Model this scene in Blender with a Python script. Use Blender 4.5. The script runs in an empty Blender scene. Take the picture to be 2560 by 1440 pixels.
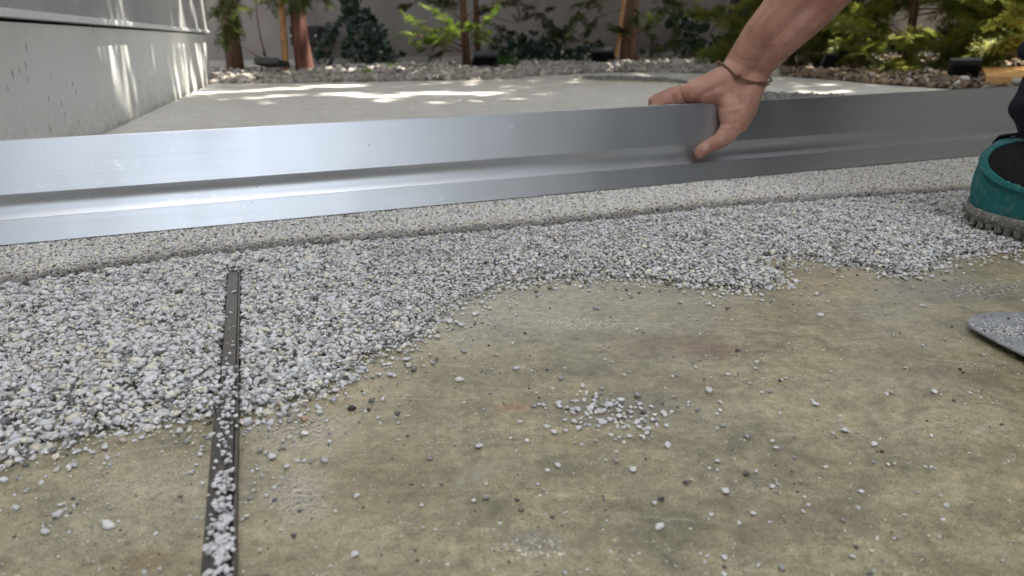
import bpy, bmesh, math, random
import numpy as np
from mathutils import Vector, Matrix
from mathutils.geometry import tessellate_polygon

# ------------------------------------------------------------------ camera, sky, sun, exposure
SC = bpy.context.scene
COL = SC.collection
RNG = np.random.default_rng(7)
random.seed(7)
FPX, CAMH = 2000.0, 0.22
TH, ROLL = math.atan(0.3145), math.radians(-1.06)
CAMR = Matrix.Rotation(math.pi / 2 - TH, 3, 'X') @ Matrix.Rotation(ROLL, 3, 'Z')
cam_d = bpy.data.cameras.new('camera')
cam = bpy.data.objects.new('camera', cam_d)
COL.objects.link(cam)
cam.matrix_world = Matrix.Translation((0, 0, CAMH)) @ CAMR.to_4x4()
cam_d.sensor_width = 36.0
cam_d.lens = 36.0 * FPX / 2560.0
cam_d.clip_start, cam_d.clip_end = 0.02, 400.0
cam_d.dof.use_dof = True
cam_d.dof.focus_distance = 0.66
cam_d.dof.aperture_fstop = 12.0
SC.camera = cam

SUN_DIR = Vector((0.44, 0.045, 0.897)).normalized()
SUN_EL = math.asin(SUN_DIR.z)
SUN_AZ = math.atan2(SUN_DIR.x, SUN_DIR.y)
world = bpy.data.worlds.new('World')
SC.world = world
world.use_nodes = True
wn = world.node_tree
wn.nodes.clear()
w_out = wn.nodes.new('ShaderNodeOutputWorld')
w_bg = wn.nodes.new('ShaderNodeBackground')
w_hsv = wn.nodes.new('ShaderNodeHueSaturation')
w_sky = wn.nodes.new('ShaderNodeTexSky')
w_sky.sky_type = 'NISHITA'
w_sky.sun_disc = False
w_sky.sun_elevation = SUN_EL
w_sky.sun_rotation = SUN_AZ
w_sky.air_density = 1.2
w_sky.dust_density = 3.0
w_hsv.inputs['Saturation'].default_value = 0.34
w_bg.inputs['Strength'].default_value = 0.15
wn.links.new(w_sky.outputs[0], w_hsv.inputs['Color'])
wn.links.new(w_hsv.outputs[0], w_bg.inputs[0])
wn.links.new(w_bg.outputs[0], w_out.inputs[0])

sun_d = bpy.data.lights.new('sun', 'SUN')
sun_d.energy = 5.0
sun_d.angle = math.radians(0.6)
sun_d.color = (1.0, 0.93, 0.82)
sun = bpy.data.objects.new('sun', sun_d)
COL.objects.link(sun)
sun.location = (3, 0, 9)
sun.rotation_euler = SUN_DIR.to_track_quat('Z', 'Y').to_euler()
SC.view_settings.view_transform = 'Standard'
SC.view_settings.look = 'None'
SC.view_settings.gamma = 1.0
SC.view_settings.exposure = 1.75
SC.cycles.use_denoising = True
SC.cycles.max_bounces = 6
SC.cycles.sample_clamp_indirect = 6.0

# ------------------------------------------------------------------ layout helpers (place -> coordinates)
_R = np.array(CAMR)
_C = np.array([0, 0, CAMH])


def ray(px, py):
    return _R @ np.array([(px - 1280) / FPX, -(py - 720) / FPX, -1.0])


def G(px, py, z=0.0):
    d = ray(px, py)
    return _C + d * ((z - CAMH) / d[2])


def AT(px, py, Y):
    d = ray(px, py)
    return _C + d * (Y / d[1])


def PD(px, py, depth):
    return _C + ray(px, py) * depth


def PLN(px, py, p0, n):
    d = ray(px, py)
    return _C + d * (np.dot(np.array(p0) - _C, n) / np.dot(d, n))


def project(P):
    v = (np.asarray(P) - _C) @ _R
    return 1280 + FPX * v[..., 0] / -v[..., 2], 720 - FPX * v[..., 1] / -v[..., 2]


# ------------------------------------------------------------------ object helpers
def tag(o, label=None, cat=None, group=None, kind=None):
    if label: o['label'] = label
    if cat: o['category'] = cat
    if group: o['group'] = group
    if kind: o['kind'] = kind
    return o


def link(name, me, mat=None, parent=None):
    o = bpy.data.objects.new(name, me)
    COL.objects.link(o)
    if mat is not None and me is not None and not me.materials:
        me.materials.append(mat)
    if parent is not None:
        o.parent = parent
        o.matrix_parent_inverse = parent.matrix_basis.inverted()
    return o


def empty(name, loc=(0, 0, 0)):
    o = bpy.data.objects.new(name, None)
    o.empty_display_size = 0.05
    COL.objects.link(o)
    o.location = Vector(loc)
    return o


def mesh_np(name, V, Fc, tone=None, smooth=True):
    V = np.asarray(V, dtype=np.float32)
    Fc = np.asarray(Fc, dtype=np.int32)
    k = Fc.shape[1]
    me = bpy.data.meshes.new(name)
    me.vertices.add(len(V)); me.vertices.foreach_set('co', V.ravel())
    me.loops.add(Fc.size); me.loops.foreach_set('vertex_index', Fc.ravel())
    me.polygons.add(len(Fc))
    me.polygons.foreach_set('loop_start', np.arange(0, Fc.size, k, dtype=np.int32))
    try:
        me.polygons.foreach_set('loop_total', np.full(len(Fc), k, dtype=np.int32))
    except Exception:
        pass
    me.polygons.foreach_set('use_smooth', np.full(len(Fc), smooth, dtype=bool))
    if tone is not None:
        a = me.attributes.new('tone', 'FLOAT_COLOR', 'POINT')
        t = np.ones((len(V), 4), dtype=np.float32)
        t[:, :3] = tone
        a.data.foreach_set('color', t.ravel())
    me.update(calc_edges=True)
    return me


def bm_mesh(name, bm, smooth=False):
    bmesh.ops.recalc_face_normals(bm, faces=bm.faces[:])
    me = bpy.data.meshes.new(name)
    bm.to_mesh(me); bm.free()
    if smooth:
        me.polygons.foreach_set('use_smooth', np.ones(len(me.polygons), dtype=bool))
    return me


def add_box(bm, lo, hi, M=None, bev=0.0):
    r = bmesh.ops.create_cube(bm, size=1.0)
    vs = r['verts']
    lo, hi = Vector(lo), Vector(hi)
    for v in vs:
        v.co = Vector([lo[i] + (v.co[i] + 0.5) * (hi[i] - lo[i]) for i in range(3)])
    if bev > 0:
        es = list({e for v in vs for e in v.link_edges})
        rr = bmesh.ops.bevel(bm, geom=es, offset=bev, segments=2, affect='EDGES', profile=0.6)
        vs = list({v for f in rr['faces'] for v in f.verts} | {v for v in vs if v.is_valid})
    if M is not None:
        bmesh.ops.transform(bm, matrix=M, verts=vs)
    return vs


def add_tube(bm, pts, radii, n=8, wob=0.0, cap=True):
    pts = [Vector(p) for p in pts]
    if not hasattr(radii, '__len__'): radii = [radii] * len(pts)
    rings = []
    up = Vector((0.13, 0.21, 1)).normalized()
    for i, p in enumerate(pts):
        t = (pts[min(i + 1, len(pts) - 1)] - pts[max(i - 1, 0)]).normalized()
        a = t.cross(up)
        if a.length < 1e-3: a = t.cross(Vector((1, 0, 0)))
        a.normalize(); b = t.cross(a)
        ring = []
        for k in range(n):
            q = 2 * math.pi * k / n
            r = radii[i] * (1 + wob * (random.random() - 0.5))
            ring.append(bm.verts.new(p + a * math.cos(q) * r + b * math.sin(q) * r))
        rings.append(ring)
    for i in range(len(rings) - 1):
        for k in range(n):
            bm.faces.new((rings[i][k], rings[i][(k + 1) % n], rings[i + 1][(k + 1) % n], rings[i + 1][k]))
    if cap:
        bm.faces.new(rings[0]); bm.faces.new(list(reversed(rings[-1])))


def add_prism(bm, poly, z0, z1):
    a = [bm.verts.new((p[0], p[1], z0)) for p in poly]
    b = [bm.verts.new((p[0], p[1], z1)) for p in poly]
    tri = tessellate_polygon([[Vector((p[0], p[1], 0)) for p in poly]])
    for t in tri:
        bm.faces.new([b[i] for i in t]); bm.faces.new([a[i] for i in reversed(t)])
    n = len(poly)
    for i in range(n):
        bm.faces.new((a[i], a[(i + 1) % n], b[(i + 1) % n], b[i]))


def rot_rand(n, tilt, rng=RNG):
    """random yaw followed by a random tilt (radians, sigma)"""
    yaw = rng.uniform(0, 2 * np.pi, n); ax = rng.uniform(0, 2 * np.pi, n)
    t = rng.normal(0, 1, n) * tilt
    c, s = np.cos(yaw), np.sin(yaw)
    Rz = np.zeros((n, 3, 3)); Rz[:, 0, 0] = c; Rz[:, 0, 1] = -s; Rz[:, 1, 0] = s; Rz[:, 1, 1] = c; Rz[:, 2, 2] = 1
    u = np.stack([np.cos(ax), np.sin(ax), np.zeros(n)], 1)
    K = np.zeros((n, 3, 3))
    K[:, 0, 2] = u[:, 1]; K[:, 1, 2] = -u[:, 0]; K[:, 2, 0] = -u[:, 1]; K[:, 2, 1] = u[:, 0]
    I = np.eye(3)[None]
    Rt = I + np.sin(t)[:, None, None] * K + (1 - np.cos(t))[:, None, None] * (K @ K)
    return Rt @ Rz


def bake(name, variants, faces, pos, R, scale, tone, smooth=True, rng=RNG):
    n = len(pos)
    idx = rng.integers(0, len(variants), n)
    V = variants[idx] * scale[:, None, :]
    V = np.einsum('nij,nvj->nvi', R, V) + pos[:, None, :]
    nv = V.shape[1]
    Fc = faces[None] + (np.arange(n) * nv)[:, None, None]
    T = np.repeat(tone[:, None, :], nv, 1).reshape(-1, 3) if tone is not None else None
    return mesh_np(name, V.reshape(-1, 3), Fc.reshape(-1, faces.shape[1]), T, smooth)


def ico(level):
    bm = bmesh.new()
    bmesh.ops.create_icosphere(bm, subdivisions=level, radius=1.0)
    V = np.array([v.co[:] for v in bm.verts]); Fc = np.array([[v.index for v in f.verts] for f in bm.faces])
    bm.free()
    return V, Fc


def stone_variants(level, n, seed, facets=5, jit=0.07):
    rng = np.random.default_rng(seed)
    V, Fc = ico(level)
    out = []
    for _ in range(n):
        W = V.copy()
        for _k in range(facets):
            d = rng.normal(size=3); d /= np.linalg.norm(d)
            lim = rng.uniform(0.42, 0.82)
            h = W @ d
            W -= np.outer(np.maximum(h - lim, 0) * 0.95, d)
        W *= 1 + rng.normal(0, jit, (len(W), 1))
        W /= np.abs(W).max(0)
        out.append(W)
    return np.array(out), Fc


def green(n, rng, lo=(.030, .050, .012), hi=(.13, .17, .03)):
    t = rng.beta(2, 2, (n, 1)); return np.array(lo) * (1 - t) + np.array(hi) * t


# smooth value noise from random sinusoids
def snoise(x, y, scale, seed, octaves=3):
    rng = np.random.default_rng(seed)
    out = np.zeros_like(x, dtype=float); amp = 1.0; tot = 0
    for o in range(octaves):
        acc = np.zeros_like(out)
        for _ in range(5):
            a = rng.uniform(0, 2 * np.pi); ph = rng.uniform(0, 2 * np.pi)
            f = 2 * np.pi / scale * rng.uniform(0.6, 1.4) * 2 ** o
            acc += np.sin((x * np.cos(a) + y * np.sin(a)) * f + ph)
        out += amp * acc / 3.0; tot += amp; amp *= 0.55
    return out / tot


def inside(poly, x, y):
    poly = np.asarray(poly, float)
    c = np.zeros(x.shape, bool)
    n = len(poly); j = n - 1
    for i in range(n):
        xi, yi = poly[i]; xj, yj = poly[j]
        m = ((yi > y) != (yj > y)) & (x < (xj - xi) * (y - yi) / (yj - yi + 1e-12) + xi)
        c ^= m
        j = i
    return c


def dist_poly(line, x, y):
    line = np.asarray(line, float); d = np.full(x.shape, 1e9)
    for i in range(len(line) - 1):
        a, b = line[i], line[i + 1]; ab = b - a
        t = np.clip(((x - a[0]) * ab[0] + (y - a[1]) * ab[1]) / (ab @ ab + 1e-12), 0, 1)
        d = np.minimum(d, np.hypot(x - a[0] - t * ab[0], y - a[1] - t * ab[1]))
    return d


# ------------------------------------------------------------------ materials
class Mt:
    """small node-tree builder"""
    def __init__(self, name, rough=0.6, metallic=0.0, spec=0.5):
        self.m = bpy.data.materials.new(name); self.m.use_nodes = True
        self.nt = self.m.node_tree; self.n = self.nt.nodes
        self.b = self.n['Principled BSDF']
        self.b.inputs['Roughness'].default_value = rough
        self.b.inputs['Metallic'].default_value = metallic
        self.b.inputs['Specular IOR Level'].default_value = spec
        self.tc = self.n.new('ShaderNodeTexCoord')

    def L(self, a, b): self.nt.links.new(a, b)

    def mapping(self, scale=(1, 1, 1), loc=(0, 0, 0), rot=(0, 0, 0), space='Object'):
        mp = self.n.new('ShaderNodeMapping')
        self.L(self.tc.outputs[space], mp.inputs['Vector'])
        mp.inputs['Scale'].default_value = scale; mp.inputs['Location'].default_value = loc
        mp.inputs['Rotation'].default_value = rot
        return mp.outputs[0]

    def noise(self, scale, detail=4, rough=0.55, vec=None, dist=0.0):
        t = self.n.new('ShaderNodeTexNoise')
        t.inputs['Scale'].default_value = scale; t.inputs['Detail'].default_value = detail
        t.inputs['Roughness'].default_value = rough; t.inputs['Distortion'].default_value = dist
        self.L(vec if vec is not None else self.tc.outputs['Object'], t.inputs['Vector'])
        return t.outputs['Fac']

    def voro(self, scale, vec=None, feature='F1', out='Distance', rnd=1.0):
        t = self.n.new('ShaderNodeTexVoronoi')
        t.feature = feature
        t.inputs['Scale'].default_value = scale
        t.inputs['Randomness'].default_value = rnd
        self.L(vec if vec is not None else self.tc.outputs['Object'], t.inputs['Vector'])
        return t.outputs[out]

    def ramp(self, fac, stops, interp='LINEAR'):
        r = self.n.new('ShaderNodeValToRGB'); cr = r.color_ramp; cr.interpolation = interp
        while len(cr.elements) > 1: cr.elements.remove(cr.elements[-1])
        for i, (p, c) in enumerate(stops):
            if not hasattr(c, '__len__'): c = (c, c, c)
            e = cr.elements[0] if i == 0 else cr.elements.new(p)
            e.position = p; e.color = (*c, 1)
        self.L(fac, r.inputs[0])
        return r.outputs[0]

    def mix(self, fac, a, b, mode='MIX'):
        m = self.n.new('ShaderNodeMix'); m.data_type = 'RGBA'; m.blend_type = mode
        for s, v in ((0, fac), (6, a), (7, b)):
            if isinstance(v, (int, float)): m.inputs[s].default_value = v if s == 0 else (v, v, v, 1)
            elif isinstance(v, tuple): m.inputs[s].default_value = (*v, 1)
            else: self.L(v, m.inputs[s])
        return m.outputs[2]

    def math(self, op, a, b=0.0, c=None):
        m = self.n.new('ShaderNodeMath'); m.operation = op
        for s, v in ((0, a), (1, b), (2, c)):
            if v is None: continue
            if isinstance(v, (int, float)): m.inputs[s].default_value = v
            else: self.L(v, m.inputs[s])
        return m.outputs[0]

    def blob(self, x, y, r, soft=0.6, sx=1.0, ang=0.0):
        """soft spot mask at object position x,y"""
        mp = self.n.new('ShaderNodeMapping'); mp.vector_type = 'TEXTURE'
        self.L(self.tc.outputs['Object'], mp.inputs['Vector'])
        mp.inputs['Location'].default_value = (x, y, 0); mp.inputs['Rotation'].default_value = (0, 0, ang)
        mp.inputs['Scale'].default_value = (r * sx, r, 1000)
        ln = self.n.new('ShaderNodeVectorMath'); ln.operation = 'LENGTH'
        self.L(mp.outputs[0], ln.inputs[0])
        d = self.math('ADD', ln.outputs['Value'], self.math('MULTIPLY_ADD', self.noise(18, 4, 0.6), 1.1, -0.55))
        mr = self.n.new('ShaderNodeMapRange'); mr.interpolation_type = 'SMOOTHSTEP'
        self.L(d, mr.inputs[0]); mr.inputs[1].default_value = 1.0; mr.inputs[2].default_value = 1.0 - soft
        mr.inputs[3].default_value = 0; mr.inputs[4].default_value = 1
        return mr.outputs[0]

    def color(self, c):
        if isinstance(c, tuple): self.b.inputs['Base Color'].default_value = (*c, 1)
        else: self.L(c, self.b.inputs['Base Color'])
        return self

    def roughness(self, r): self.L(r, self.b.inputs['Roughness']); return self

    def bump(self, h, strength=0.3, dist=0.002):
        bp = self.n.new('ShaderNodeBump')
        bp.inputs['Strength'].default_value = strength; bp.inputs['Distance'].default_value = dist
        self.L(h, bp.inputs['Height'])
        prev = self.b.inputs['Normal'].links
        if prev: self.L(prev[0].from_socket, bp.inputs['Normal'])
        self.L(bp.outputs[0], self.b.inputs['Normal'])
        return self

    def attr(self, name='tone'):
        a = self.n.new('ShaderNodeAttribute'); a.attribute_name = name
        return a.outputs['Color']

    def objcolor(self):
        return self.n.new('ShaderNodeObjectInfo').outputs['Color']


def simple(name, col, rough=0.6, metallic=0.0, var=0.25, scale=20, bump=0.0, bscale=80, bd=0.001, spec=0.5):
    k = Mt(name, rough, metallic, spec)
    a = tuple(c * (1 - var) for c in col); b = tuple(min(1, c * (1 + var)) for c in col)
    k.color(k.ramp(k.noise(scale, 5), [(0.3, a), (0.7, b)]))
    if bump: k.bump(k.noise(bscale, 4), bump, bd)
    return k.m


# concrete
k = Mt('bare_concrete', 0.6)
m_big = k.noise(7, 6, 0.6, dist=0.6)
st = k.mapping(scale=(5, 26, 1), rot=(0, 0, math.radians(35)))
m_str = k.noise(1.0, 6, 0.65, vec=st)
c0 = k.ramp(m_big, [(0.30, (0.15, 0.142, 0.108)), (0.42, (0.235, 0.22, 0.165)), (0.54, (0.30, 0.278, 0.205)), (0.68, (0.38, 0.355, 0.27))])
c1 = k.ramp(m_str, [(0.33, (0.13, 0.122, 0.088)), (0.5, (0.26, 0.238, 0.168)), (0.68, (0.40, 0.372, 0.285))])
c = k.mix(0.4, c0, c1)
c = k.mix(0.85, c, k.ramp(k.noise(24, 6, 0.68, dist=0.8), [(0.32, (0.62, 0.63, 0.60)), (0.5, (1.0, 0.985, 0.95)), (0.66, (1.25, 1.21, 1.13))]), 'MULTIPLY')
c = k.mix(k.ramp(k.noise(11, 4, 0.6, vec=k.mapping(loc=(5, 2, 1))), [(0.54, 0.0), (0.68, 0.35)]), c, (0.36, 0.30, 0.18))
gb = G(1300, 760); c = k.mix(k.math('MULTIPLY', k.blob(gb[0], gb[1], 0.15, 0.9, 1.6), 0.8), c, (0.36, 0.35, 0.30))
gb = G(60, 1330); c = k.mix(k.math('MULTIPLY', k.blob(gb[0] + .05, gb[1] + .03, 0.07, 0.9, 1.5), 0.45), c, (0.38, 0.37, 0.31))
for (qx, qy, r, s, col, am) in ((1680, 860, .03, 2.2, (0.20, 0.12, 0.07), .5), (1790, 880, .022, 1.6, (0.17, 0.10, 0.07), .55),
                                (2480, 620, .05, 1.3, (0.23, 0.13, 0.08), .75), (2400, 720, .06, 1.8, (0.13, 0.13, 0.13), .75),
                                (1500, 1020, .035, 1.7, (0.16, 0.15, 0.13), .7), (1290, 1020, .012, 1.5, (0.34, 0.21, 0.13), .6),
                                (2000, 1300, .03, 1.6, (0.17, 0.14, 0.11), .55), (1340, 1350, .012, 1.6, (0.20, 0.20, 0.19), .7),
                                (1720, 960, .02, 1.8, (0.20, 0.14, 0.10), .5), (1010, 1180, .05, 1.6, (0.19, 0.17, 0.11), .6),
                                (1150, 940, .03, 2.5, (0.19, 0.18, 0.13), .6), (370, 1400, .012, 1.5, (0.22, 0.15, 0.07), .5),
                                (2060, 700, .05, 1.5, (0.27, 0.20, 0.12), .5)):
    gb = G(qx, qy); c = k.mix(k.math('MULTIPLY', k.blob(gb[0], gb[1], r, 0.95, s), am), c, col)
# fine dark pores and pale grit
pores = k.ramp(k.voro(420), [(0.13, 0.0), (0.26, 1.0)])
porem = k.ramp(k.noise(30, 4), [(0.42, 1.0), (0.56, 0.0)])
c = k.mix(k.math('MULTIPLY', k.math('SUBTRACT', 1.0, k.math('MAXIMUM', pores, porem)), 0.95), c, (0.07, 0.06, 0.045))
fine = k.ramp(k.noise(900, 2), [(0.35, 0.72), (0.65, 1.22)])
c = k.mix(1.0, c, fine, 'MULTIPLY')
fine2 = k.ramp(k.noise(160, 5, 0.7), [(0.3, 0.6), (0.7, 1.35)])
c = k.mix(0.85, c, fine2, 'MULTIPLY')
# white scuffs of dried binder
scn = k.noise(330, 5, 0.75)
for (qx, qy, r, s, th) in ((1415, 805, .022, 2.4, .56), (2490, 720, .030, 2.2, .56), (1800, 890, .014, 2.0, .60), (2480, 915, .010, 3.0, .58),
                           (1345, 1372, .010, 2.0, .56), (1300, 915, .009, 1.0, .60), (2330, 930, .04, 1.6, .66), (1640, 800, .05, 2.6, .69)):
    gb = G(qx, qy)
    mk = k.math('MULTIPLY', k.blob(gb[0], gb[1], r, 0.7, s), k.ramp(scn, [(th, 0.0), (th + 0.02, 1.0)]))
    c = k.mix(mk, c, (0.66, 0.66, 0.64))
# hairline scratches and drag marks
for (rz, sc_, off_, th_) in ((25, 9, 0, .012), (-35, 7, 3, .010), (70, 6, 8, .012)):
    vv_ = k.mapping(scale=(sc_ * .22, sc_, sc_), loc=(off_, off_ * 2, 0), rot=(0, 0, math.radians(rz)))
    ed_ = k.voro(2.2, vec=vv_, feature='DISTANCE_TO_EDGE')
    mk_ = k.math('MULTIPLY', k.ramp(ed_, [(0.0, 1.0), (th_, 0.0)]), k.ramp(k.noise(9, 4, 0.7, vec=k.mapping(loc=(off_ + 1, 4, 2))), [(0.54, 0.0), (0.64, 0.45)]))
    c = k.mix(mk_, c, (0.45, 0.44, 0.40))
sm_ = k.noise(1.0, 5, 0.7, vec=k.mapping(scale=(60, 9, 1), rot=(0, 0, math.radians(-50))))
c = k.mix(k.math('MULTIPLY', k.ramp(sm_, [(0.55, 0.0), (0.72, 0.35)]), k.ramp(k.noise(5, 3), [(0.45, 0.0), (0.6, 1.0)])), c, (0.42, 0.40, 0.35))
# sparse pale specks everywhere
spk = k.ramp(k.voro(150), [(0.05, 1.0), (0.085, 0.0)])
spm = k.ramp(k.noise(14, 2), [(0.52, 0.0), (0.6, 1.0)])
c = k.mix(k.math('MULTIPLY', spk, spm), c, (0.55, 0.54, 0.5))
c = k.mix(1.0, c, (1.20, 1.17, 1.08), 'MULTIPLY')
c = k.mix(0.9, c, k.ramp(k.noise(75, 6, 0.75), [(0.34, 0.82), (0.5, 1.0), (0.66, 1.18)]), 'MULTIPLY')
k.color(c)
wet = G(740, 1230)
wm = k.blob(wet[0], wet[1], 0.045, 0.95, 0.6, .2)
wm2 = k.blob(G(745, 1080)[0], G(745, 1080)[1], 0.04, 0.95, 1.2)
wet_glint_m = k.math('MAXIMUM', wm, wm2)
k.color(k.mix(k.math('MULTIPLY', wet_glint_m, 0.45), c, (0.50, 0.43, 0.30)))  # paler golden tint on the wet patch stands in for warm glints
k.roughness(k.math('SUBTRACT', k.math('MULTIPLY_ADD', k.noise(14, 4), 0.5, 0.12), k.math('MULTIPLY', wet_glint_m, 0.26)))
k.L(k.math('MULTIPLY_ADD', wet_glint_m, 0.5, 0.5), k.b.inputs['Specular IOR Level'])
k.bump(k.noise(25, 5), 0.35, 0.002)
k.bump(k.noise(450, 4, 0.7), 0.45, 0.0006)
k.bump(k.math('MULTIPLY', k.noise(260, 2), wet_glint_m), 0.9, 0.003)
cb_ = k.n.new('ShaderNodeBump'); cb_.inputs['Strength'].default_value = 1.0; cb_.inputs['Distance'].default_value = .0035
k.L(k.noise(260, 3, 0.6), cb_.inputs['Height']); k.L(cb_.outputs[0], k.b.inputs['Coat Normal'])
k.L(k.math('MULTIPLY', k.ramp(wet_glint_m, [(0.15, 0.0), (0.75, 1.0)]), 1.0), k.b.inputs['Coat Weight']); k.b.inputs['Coat Roughness'].default_value = .03; k.b.inputs['Coat IOR'].default_value = 2.0
M_CONC = k.m

# resin-bound stone carpet (far, fine)
k = Mt('stone_carpet', 0.55)
vd = k.voro(260); vc = k.voro(260, out='Color')
cc = k.ramp(vc, [(0.0, (0.48, 0.46, 0.41)), (0.3, (0.74, 0.71, 0.65)), (0.8, (0.84, 0.81, 0.75)), (1.0, (0.88, 0.86, 0.81))])
cc = k.mix(1.0, cc, k.ramp(vd, [(0.35, 1.0), (0.75, 0.6)]), 'MULTIPLY')
cc = k.mix(1.0, cc, k.ramp(k.noise(9.0, 6, 0.7), [(0.3, 0.84), (0.7, 1.08)]), 'MULTIPLY')
k.color(cc); k.bump(vd, -0.8, 0.003) if False else None
inv = k.math('SUBTRACT', 1.0, vd); k.bump(inv, 0.6, 0.003)
M_CARPET = k.m

# pebbles
def pebble_mat(name, src):
    k = Mt(name, 0.42, 0.0, 0.45)
    base = k.attr() if src == 'attr' else k.objcolor()
    v = k.ramp(k.noise(350, 3), [(0.3, 0.86), (0.7, 1.1)])
    k.color(k.mix(1.0, base, v, 'MULTIPLY'))
    k.bump(k.noise(900, 2), 0.25, 0.0004)
    return k.m
M_PEB = pebble_mat('pebble_marble', 'attr')
M_PEB1 = pebble_mat('pebble_marble_single', 'obj')

k = Mt('gravel_stone', 0.75)
k.color(k.mix(1.0, k.attr(), k.ramp(k.noise(70, 4), [(0.3, 0.7), (0.7, 1.25)]), 'MULTIPLY')); k.bump(k.noise(120, 4), 0.5, 0.003)
M_GRAV = k.m
k = Mt('gravel_stone_single', 0.75)
k.color(k.mix(1.0, k.objcolor(), k.ramp(k.noise(70, 4), [(0.3, 0.7), (0.7, 1.25)]), 'MULTIPLY')); k.bump(k.noise(120, 4), 0.5, 0.003)
M_GRAV1 = k.m

M_SOIL = simple('garden_soil', (0.06, 0.045, 0.03), 0.9, var=0.5, scale=30, bump=0.8, bscale=60, bd=0.01)
M_GROUND = simple('packed_ground', (0.16, 0.14, 0.11), 0.9, var=0.3, scale=3, bump=0.4, bscale=40, bd=0.005)

# aluminium
k = Mt('anodised_aluminium', 0.36, 1.0)
brush = k.noise(1.0, 5, 0.6, vec=k.mapping(scale=(3, 400, 400)))
k.color(k.mix(1.0, k.ramp(brush, [(0.3, (0.53, 0.555, 0.59)), (0.7, (0.585, 0.61, 0.645))]), k.ramp(k.noise(6, 4), [(0.3, 0.95), (0.7, 1.04)]), 'MULTIPLY'))
smu = k.ramp(k.noise(1.0, 5, 0.6, vec=k.mapping(scale=(14, 5, 5))), [(0.3, 0.33), (0.7, 0.39)])
k.roughness(smu)
k.bump(brush, 0.05, 0.0003)
spk = k.math('MULTIPLY', k.ramp(k.voro(38), [(0.03, 1.0), (0.045, 0.0)]), k.ramp(k.noise(7, 1), [(0.55, 0.0), (0.6, 1.0)]))
old = k.b.inputs['Base Color'].links[0].from_socket
chalk = k.math('MULTIPLY', k.ramp(k.noise(45, 5, 0.7), [(0.60, 0.0), (0.70, 1.0)]), k.ramp(k.noise(4, 2, vec=k.mapping(loc=(3.1, 0, 0))), [(0.48, 0.0), (0.62, 0.7)]))
k.color(k.mix(chalk, k.mix(spk, old, (0.08, 0.08, 0.09)), (0.8, 0.84, 0.88)))
M_ALU = k.m

k = Mt('divider_metal', 0.42, 0.55)
k.color(k.mix(k.ramp(k.noise(160, 5, 0.7), [(0.5, 0.0), (0.75, 0.5)]), (0.085, 0.082, 0.078), (0.24, 0.235, 0.225)))
k.bump(k.noise(300, 3), 0.15, 0.0004)
M_STRIP = k.m
M_STRIPDK = simple('divider_metal_dark', (0.03, 0.028, 0.026), 0.4, 0.6)

# house wall plaster
k = Mt('painted_plaster', 0.75)
c = k.ramp(k.noise(2.2, 6, 0.6), [(0.3, (0.66, 0.67, 0.65)), (0.7, (0.76, 0.77, 0.75))])
sp = k.n.new('ShaderNodeTexVoronoi'); sp.inputs['Scale'].default_value = 40
k.L(k.mapping(scale=(1, 1, 0.42)), sp.inputs['Vector'])
spots = k.math('MULTIPLY', k.ramp(sp.outputs['Distance'], [(0.10, 1.0), (0.17, 0.0)]), k.ramp(k.noise(5, 3), [(0.44, 0.0), (0.54, 0.85)]))
c = k.mix(spots, c, (0.10, 0.10, 0.095))
c = k.mix(k.ramp(k.noise(1.0, 5, 0.65, vec=k.mapping(scale=(3, 3, .7))), [(0.5, 0.0), (0.72, 0.4)]), c, (0.50, 0.48, 0.43))
sxyz = k.n.new('ShaderNodeSeparateXYZ'); gm_ = k.n.new('ShaderNodeNewGeometry'); k.L(gm_.outputs['Position'], sxyz.inputs[0])
low = k.n.new('ShaderNodeMapRange'); k.L(sxyz.outputs['Z'], low.inputs[0]); low.inputs[1].default_value = .0; low.inputs[2].default_value = .12; low.inputs[3].default_value = 1; low.inputs[4].default_value = 0
c = k.mix(k.math('MULTIPLY', low.outputs[0], k.ramp(k.noise(45, 6, .75), [(0.42, 0.0), (0.62, 0.75)])), c, (0.36, 0.33, 0.28))
k.color(c); k.bump(k.noise(90, 5), 0.25, 0.002); k.bump(k.noise(6, 3), 0.3, 0.01)
M_PLASTER = k.m
k = Mt('grey_cladding', 0.5)
c = k.ramp(k.noise(3, 5), [(0.3, (0.33, 0.33, 0.33)), (0.7, (0.41, 0.41, 0.41))])
c = k.mix(k.ramp(k.noise(1.0, 4, vec=k.mapping(scale=(9, 9, 1.5))), [(0.5, 0.0), (0.7, 0.5)]), c, (0.25, 0.245, 0.24))
k.color(c); k.bump(k.noise(120, 3), 0.1, 0.001)
M_CLAD = k.m
M_DRIP = simple('white_drip_edge', (0.84, 0.86, 0.87), 0.3, 0.0, var=0.05)
M_GAP = simple('dark_gap', (0.012, 0.012, 0.012), 0.9)
k = Mt('garden_wall_render', 0.85)
c = k.ramp(k.noise(1.6, 6, 0.6), [(0.3, (0.17, 0.145, 0.125)), (0.5, (0.24, 0.21, 0.19)), (0.72, (0.30, 0.28, 0.26))])
c = k.mix(k.ramp(k.noise(3.0, 5, vec=k.mapping(scale=(2, 1, 0.4))), [(0.55, 0.0), (0.75, 0.6)]), c, (0.13, 0.10, 0.08))
k.color(c); k.bump(k.noise(60, 5), 0.4, 0.004)
M_GWALL = k.m
M_SKIRT = simple('pale_plinth_render', (0.40, 0.375, 0.34), 0.8, var=0.22, scale=6, bump=0.3, bscale=50, bd=0.003)
M_BEIGE = simple('weathered_beige_post', (0.26, 0.22, 0.17), 0.8, var=0.35, scale=12, bump=0.3, bscale=60, bd=0.003)
M_SHADE_FACADE = simple('shade_house_facade', (0.46, 0.45, 0.43), 0.85, var=0.12, scale=2)  # walls of the unseen house added for shade
M_BLACKPL = simple('black_plastic', (0.018, 0.018, 0.02), 0.38, var=0.3)
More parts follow.
